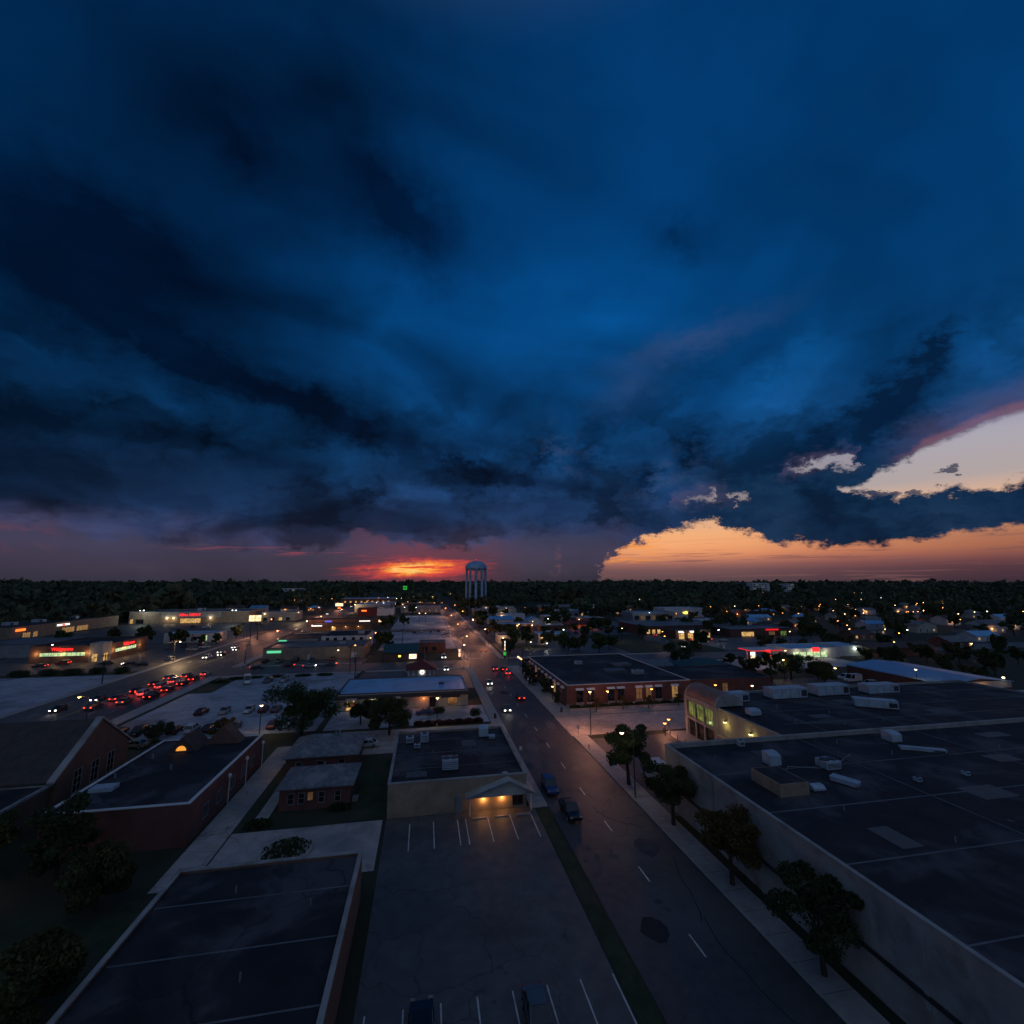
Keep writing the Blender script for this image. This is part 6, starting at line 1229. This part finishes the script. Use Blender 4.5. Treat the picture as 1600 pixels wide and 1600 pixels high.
def clear_of(x, y, m_=13):
    if 14 < x < 35 or -101 < x < -66 or 172 < y < 194 or 302 < y < 316: return False
    for a_, b_ in BLD:
        if abs(a_ - x) < m_ + 6 and -4 < y - b_ < m_ + 8: return False
    q = (y - 178) / 207.0
    if 0 < q < 1 and abs(x - (108 + 64 * q)) < 9: return False
    return True
town = [(-104, 262), (64, 200), (70, 204), (78, 200), (86, 208), (92, 216), (96, 262), (102, 270), (108, 258), (94, 280), (60, 272), (50, 268), (46, 248), (56, 252), (66, 320), (88, 318), (96, 326), (104, 330), (128, 350), (138, 360), (150, 376), (108, 352), (98, 366), (86, 388), (70, 400), (96, 402), (110, 410), (124, 196), (130, 200), (160, 196), (168, 194), (120, 240), (124, 250), (170, 256), (218, 246), (226, 240), (210, 226), (218, 222), (200, 190), (188, 188), (176, 190), (206, 160), (-112, 262), (-120, 260), (-126, 266), (-104, 284), (-140, 266), (-148, 258), (-60, 256), (-22, 238), (-19, 246), (-18, 231), (-14, 330), (-26, 336), (-24, 342), (36, 200), (38, 210), (44, 226), (52, 230), (60, 224), (66, 214), (72, 236), (84, 236), (88, 226), (90, 250), (78, 262), (68, 258), (40, 262), (37, 275), (38, 320), (42, 338), (118, 262), (114, 286), (122, 296), (126, 310), (44, 384), (58, 392), (110, 372), (120, 390), (140, 392), (37, 440), (30 + 10, 500), (52, 506), (70, 510), (84, 520), (42, 524), (46, 560), (100, 540), (-12, 452), (22 + 14, 418), (222, 232), (226, 256), (246, 226), (236, 250), (206, 200), (212, 212), (228, 196), (216, 184), (236, 170), (246, 158), (256, 166), (178, 160), (184, 156), (196, 150), (206, 146), (216, 150), (176, 146), (190, 140), (204, 138), (228, 142), (240, 130), (180, 132), (192, 126), (172, 118), (-172, 262), (-180, 272), (-160, 278)]
TOWN = []
for i, (x, y) in enumerate(town): TOWN.append(far_tree(x + random.uniform(-1, 1), y + random.uniform(-1, 1), random.uniform(.55, .95) if y < 300 else random.uniform(.8, 1.2), i % 3, 'dark leafy tree standing between the town buildings and lots', 'trees between the buildings', 'town_tree'))
# each town tree is told apart by the building it stands nearest to and its place in that row
LM = [(c.location.x, c.location.y, c['label']) for c in bpy.data.objects if c.get('category') in ('building', 'house', 'shed', 'restaurant', 'canopy', 'water tower')]
near = {}
for t in TOWN:
    lb = min(LM, key=lambda q: math.hypot(q[0] - t.location.x, q[1] + 6 - t.location.y))[2]
    for cut in (' with ', ' beside ', ' behind ', ' in ', ' at ', ' between ', ' facing ', ' on ', ' beyond ', ' among ', ' next ', ' right ', ' left ', ' directly ', ' far ', ' under ', ',', ' deep '): lb = lb.split(cut)[0]
    near.setdefault(lb, []).append(t)
for lb, ts in near.items():
    ts.sort(key=lambda t: t.location.x / t.location.y)
    for i, t in enumerate(ts):
        pos = 'only' if len(ts) == 1 else ('leftmost', 'second from left', 'third from left', 'fourth from left', 'fifth from left', 'sixth from left', 'seventh from left', 'eighth from left', 'ninth from left', 'tenth from left', 'eleventh from left', 'twelfth from left', 'thirteenth from left', 'fourteenth from left', 'fifteenth from left', 'sixteenth from left', 'seventeenth from left', 'eighteenth from left', 'nineteenth from left', 'twentieth from left', 'twenty-first from left', 'rightmost')[min(i, 21)]
        t['label'] = '%s dark leafy tree near the %s' % (pos, lb)
for i, (x, y, s_) in enumerate(((46, 530, 1.35), (53, 533, 1.15), (60, 531, 1.3), (67, 534, 1.1), (74, 530, 1.4))): far_tree(x, y, s_, (3, 1, 4, 3, 4)[i], '%s tree from left screening the water tower foot' % ORD[i], 'trees at the water tower', 'town_tree')
cnt = 0; rg = random.Random(5)
while cnt < 205:
    if cnt < 130: x, y = rg.uniform(150, 520), rg.uniform(170, 430)
    else: x, y = rg.uniform(-420, -232), rg.uniform(300, 520)
    if x > 150 and (y < 200 + (x < 225) * 60 or (x < 255 and y < 352 and y > 300)) and x < 230: continue
    if not clear_of(x, y): continue
    far_tree(x, y, rg.uniform(.75, 1.25), rg.randrange(5), 'dark tree in the wooded belt around the right hand houses' if x > 0 else 'dark tree in the wooded belt behind the strip mall', 'woodland trees right' if x > 0 else 'woodland trees left'); cnt += 1
# the far woods that read as one mass
vs, fs = [], []; rg = random.Random(9); nt_ = 0
def add_clump(x, y, z, h, w, n):
    for i in range(n):
        d = Vector((rg.gauss(0, 1), rg.gauss(0, 1), abs(rg.gauss(0, 1)) * .9 + .05)).normalized(); q = rg.random() ** .3
        p = Vector((x, y, z + h * .35)) + Vector((d.x * w, d.y * w, d.z * h * .65)) * q
        a_ = Vector((rg.gauss(0, 1), rg.gauss(0, 1), rg.gauss(0, .6))).normalized(); b_ = a_.orthogonal(); b_.rotate(Matrix.Rotation(rg.uniform(0, 6.28), 3, a_)); s_ = w * rg.uniform(.20, .38)
        u, v_ = b_ * s_, a_.cross(b_) * s_ * .75; k = len(vs)
        vs.extend((p - u, p - v_, p + u, p + v_)); fs.append((k, k + 1, k + 2, k + 3))
while nt_ < 5200:
    azr = R(rg.uniform(-52, 74)); d = 330 * math.exp(rg.random() ** .8 * math.log(4200 / 330.)); x, y = d * math.sin(azr), d * math.cos(azr)
    if x < -66 and d < 560 and x > -225: continue
    if -66 <= x <= 150 and y < 560: continue
    if x > 150 and (y < 400 and x < 500): continue
    if -225 < x < -66 and y < 470 : continue
    if not clear_of(x, y, 10) and d < 900: continue
    if abs(x - 25) < 9 + d * .004 or abs(x + 84) < 15 + d * .002: 
        if d < 1300: continue
    if d < 1000 and (abs(x - 60.5) < 20 and abs(y - 552) < 20): continue
    if 40 < x < 80 and 350 < y < 552: continue
    if -115 < x < -35 and y < 690: continue
    h = rg.uniform(8, 16) * (1.25 if d > 1500 else 1) * (1.7 if rg.random() < .09 else 1); add_clump(x, y, rise(x, y), h, h * rg.uniform(.42, .62) * (1.5 if d > 1500 else 1), 46 if d < 900 else 26 if d < 1800 else 16); nt_ += 1
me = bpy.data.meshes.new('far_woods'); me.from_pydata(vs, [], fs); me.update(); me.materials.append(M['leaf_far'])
o_ = bpy.data.objects.new('far_woods', me); COL.objects.link(o_); o_['kind'] = 'stuff'; tag(o_, 'dark woods filling the plain out to the horizon', 'woods')
# hedges and bushes
def bush(x, y, w, d, h, mat, label, seed):
    t = thing('bush', label, 'bush', (x, y, 0), 0); o_ = bpy.data.objects.new('foliage', leaf_mesh('foliage', [((-w * .25, 0, h * .45), (w * .3, d * .5, h * .5)), ((w * .25, 0, h * .45), (w * .3, d * .5, h * .5)), ((0, 0, h * .5), (w * .3, d * .5, h * .55))], int(260 * w), .14, seed, mat)); COL.objects.link(o_); o_.parent = t
    MB().tube([(0, 0, -.05), (0, 0, h * .6)], [.06, .02], 6).build('stem', 'bark', t)
for i in range(7): bush(-.5 + i * 2.2, 108.2, 2.2, 1.2, 1.1, 'leaf_red', '%s dark red bush along the shop row lot edge' % ('first', 'second', 'third', 'fourth', 'fifth', 'sixth', 'seventh')[i], 200 + i)
for i, (x, y, w) in enumerate(((-126, 187.5, 6), (-119, 187, 7), (-112, 188, 5), (-134, 186.5, 6), (-104, 187, 4.5))): bush(x, y, w, 3.0, 2.2, 'leaf_b', '%s dark hedge clump across the street from the drugstore' % ('second', 'middle', 'fourth', 'leftmost', 'rightmost')[i], 260 + i)
for i, (x, y) in enumerate(((-63.5, 164), (-60, 168.5), (-55, 169), (-48, 169.5), (-40, 169.5), (-33, 169.5))): bush(x, y, 5, 2.2, .8, 'leaf_b', '%s low planting along the back edge of the large lot' % ('first', 'second', 'third', 'fourth', 'fifth', 'sixth')[i], 270 + i)
bush(12.6, 113.5, 2.4, 2.0, 1.8, 'leaf_b', 'round green bush at the street end of the shop row lot', 210); bush(4.0, 117.5, 3.0, 1.6, 1.4, 'leaf_b', 'low green bush in the middle of the shop row lot', 211); bush(-20.6, 69.6, 3.2, 1.4, 1.0, 'leaf_b', 'dark bush at the left corner of the small brick house', 212); bush(-11.0, 72.3, 3.0, 1.0, .9, 'leaf_b', 'dark bush under the small brick house windows', 213)
for i in range(9): bush(38.2 + i * 3.6, 114.8, 3.0, 1.5, .9, 'leaf_b', '%s planting in the brick office planter bed' % ('first', 'second', 'third', 'fourth', 'fifth', 'sixth', 'seventh', 'eighth', 'ninth')[i], 220 + i)
t = thing('planter_island', 'round dark planted island on the house forecourt', 'planter', (-15.5, 63.0, 0)); MB().lathe((0, 0, 0), [(3.0, 0), (3.0, .3), (2.7, .3), (2.7, .12), (.01, .2)], 28).build('kerb_ring', 'concrete', t)
o_ = bpy.data.objects.new('ground_cover', leaf_mesh('ground_cover', [((0, 0, .3), (2.6, 2.6, .4))], 900, .15, 240, 'leaf_b')); COL.objects.link(o_); o_.parent = t; o_['kind'] = 'stuff'
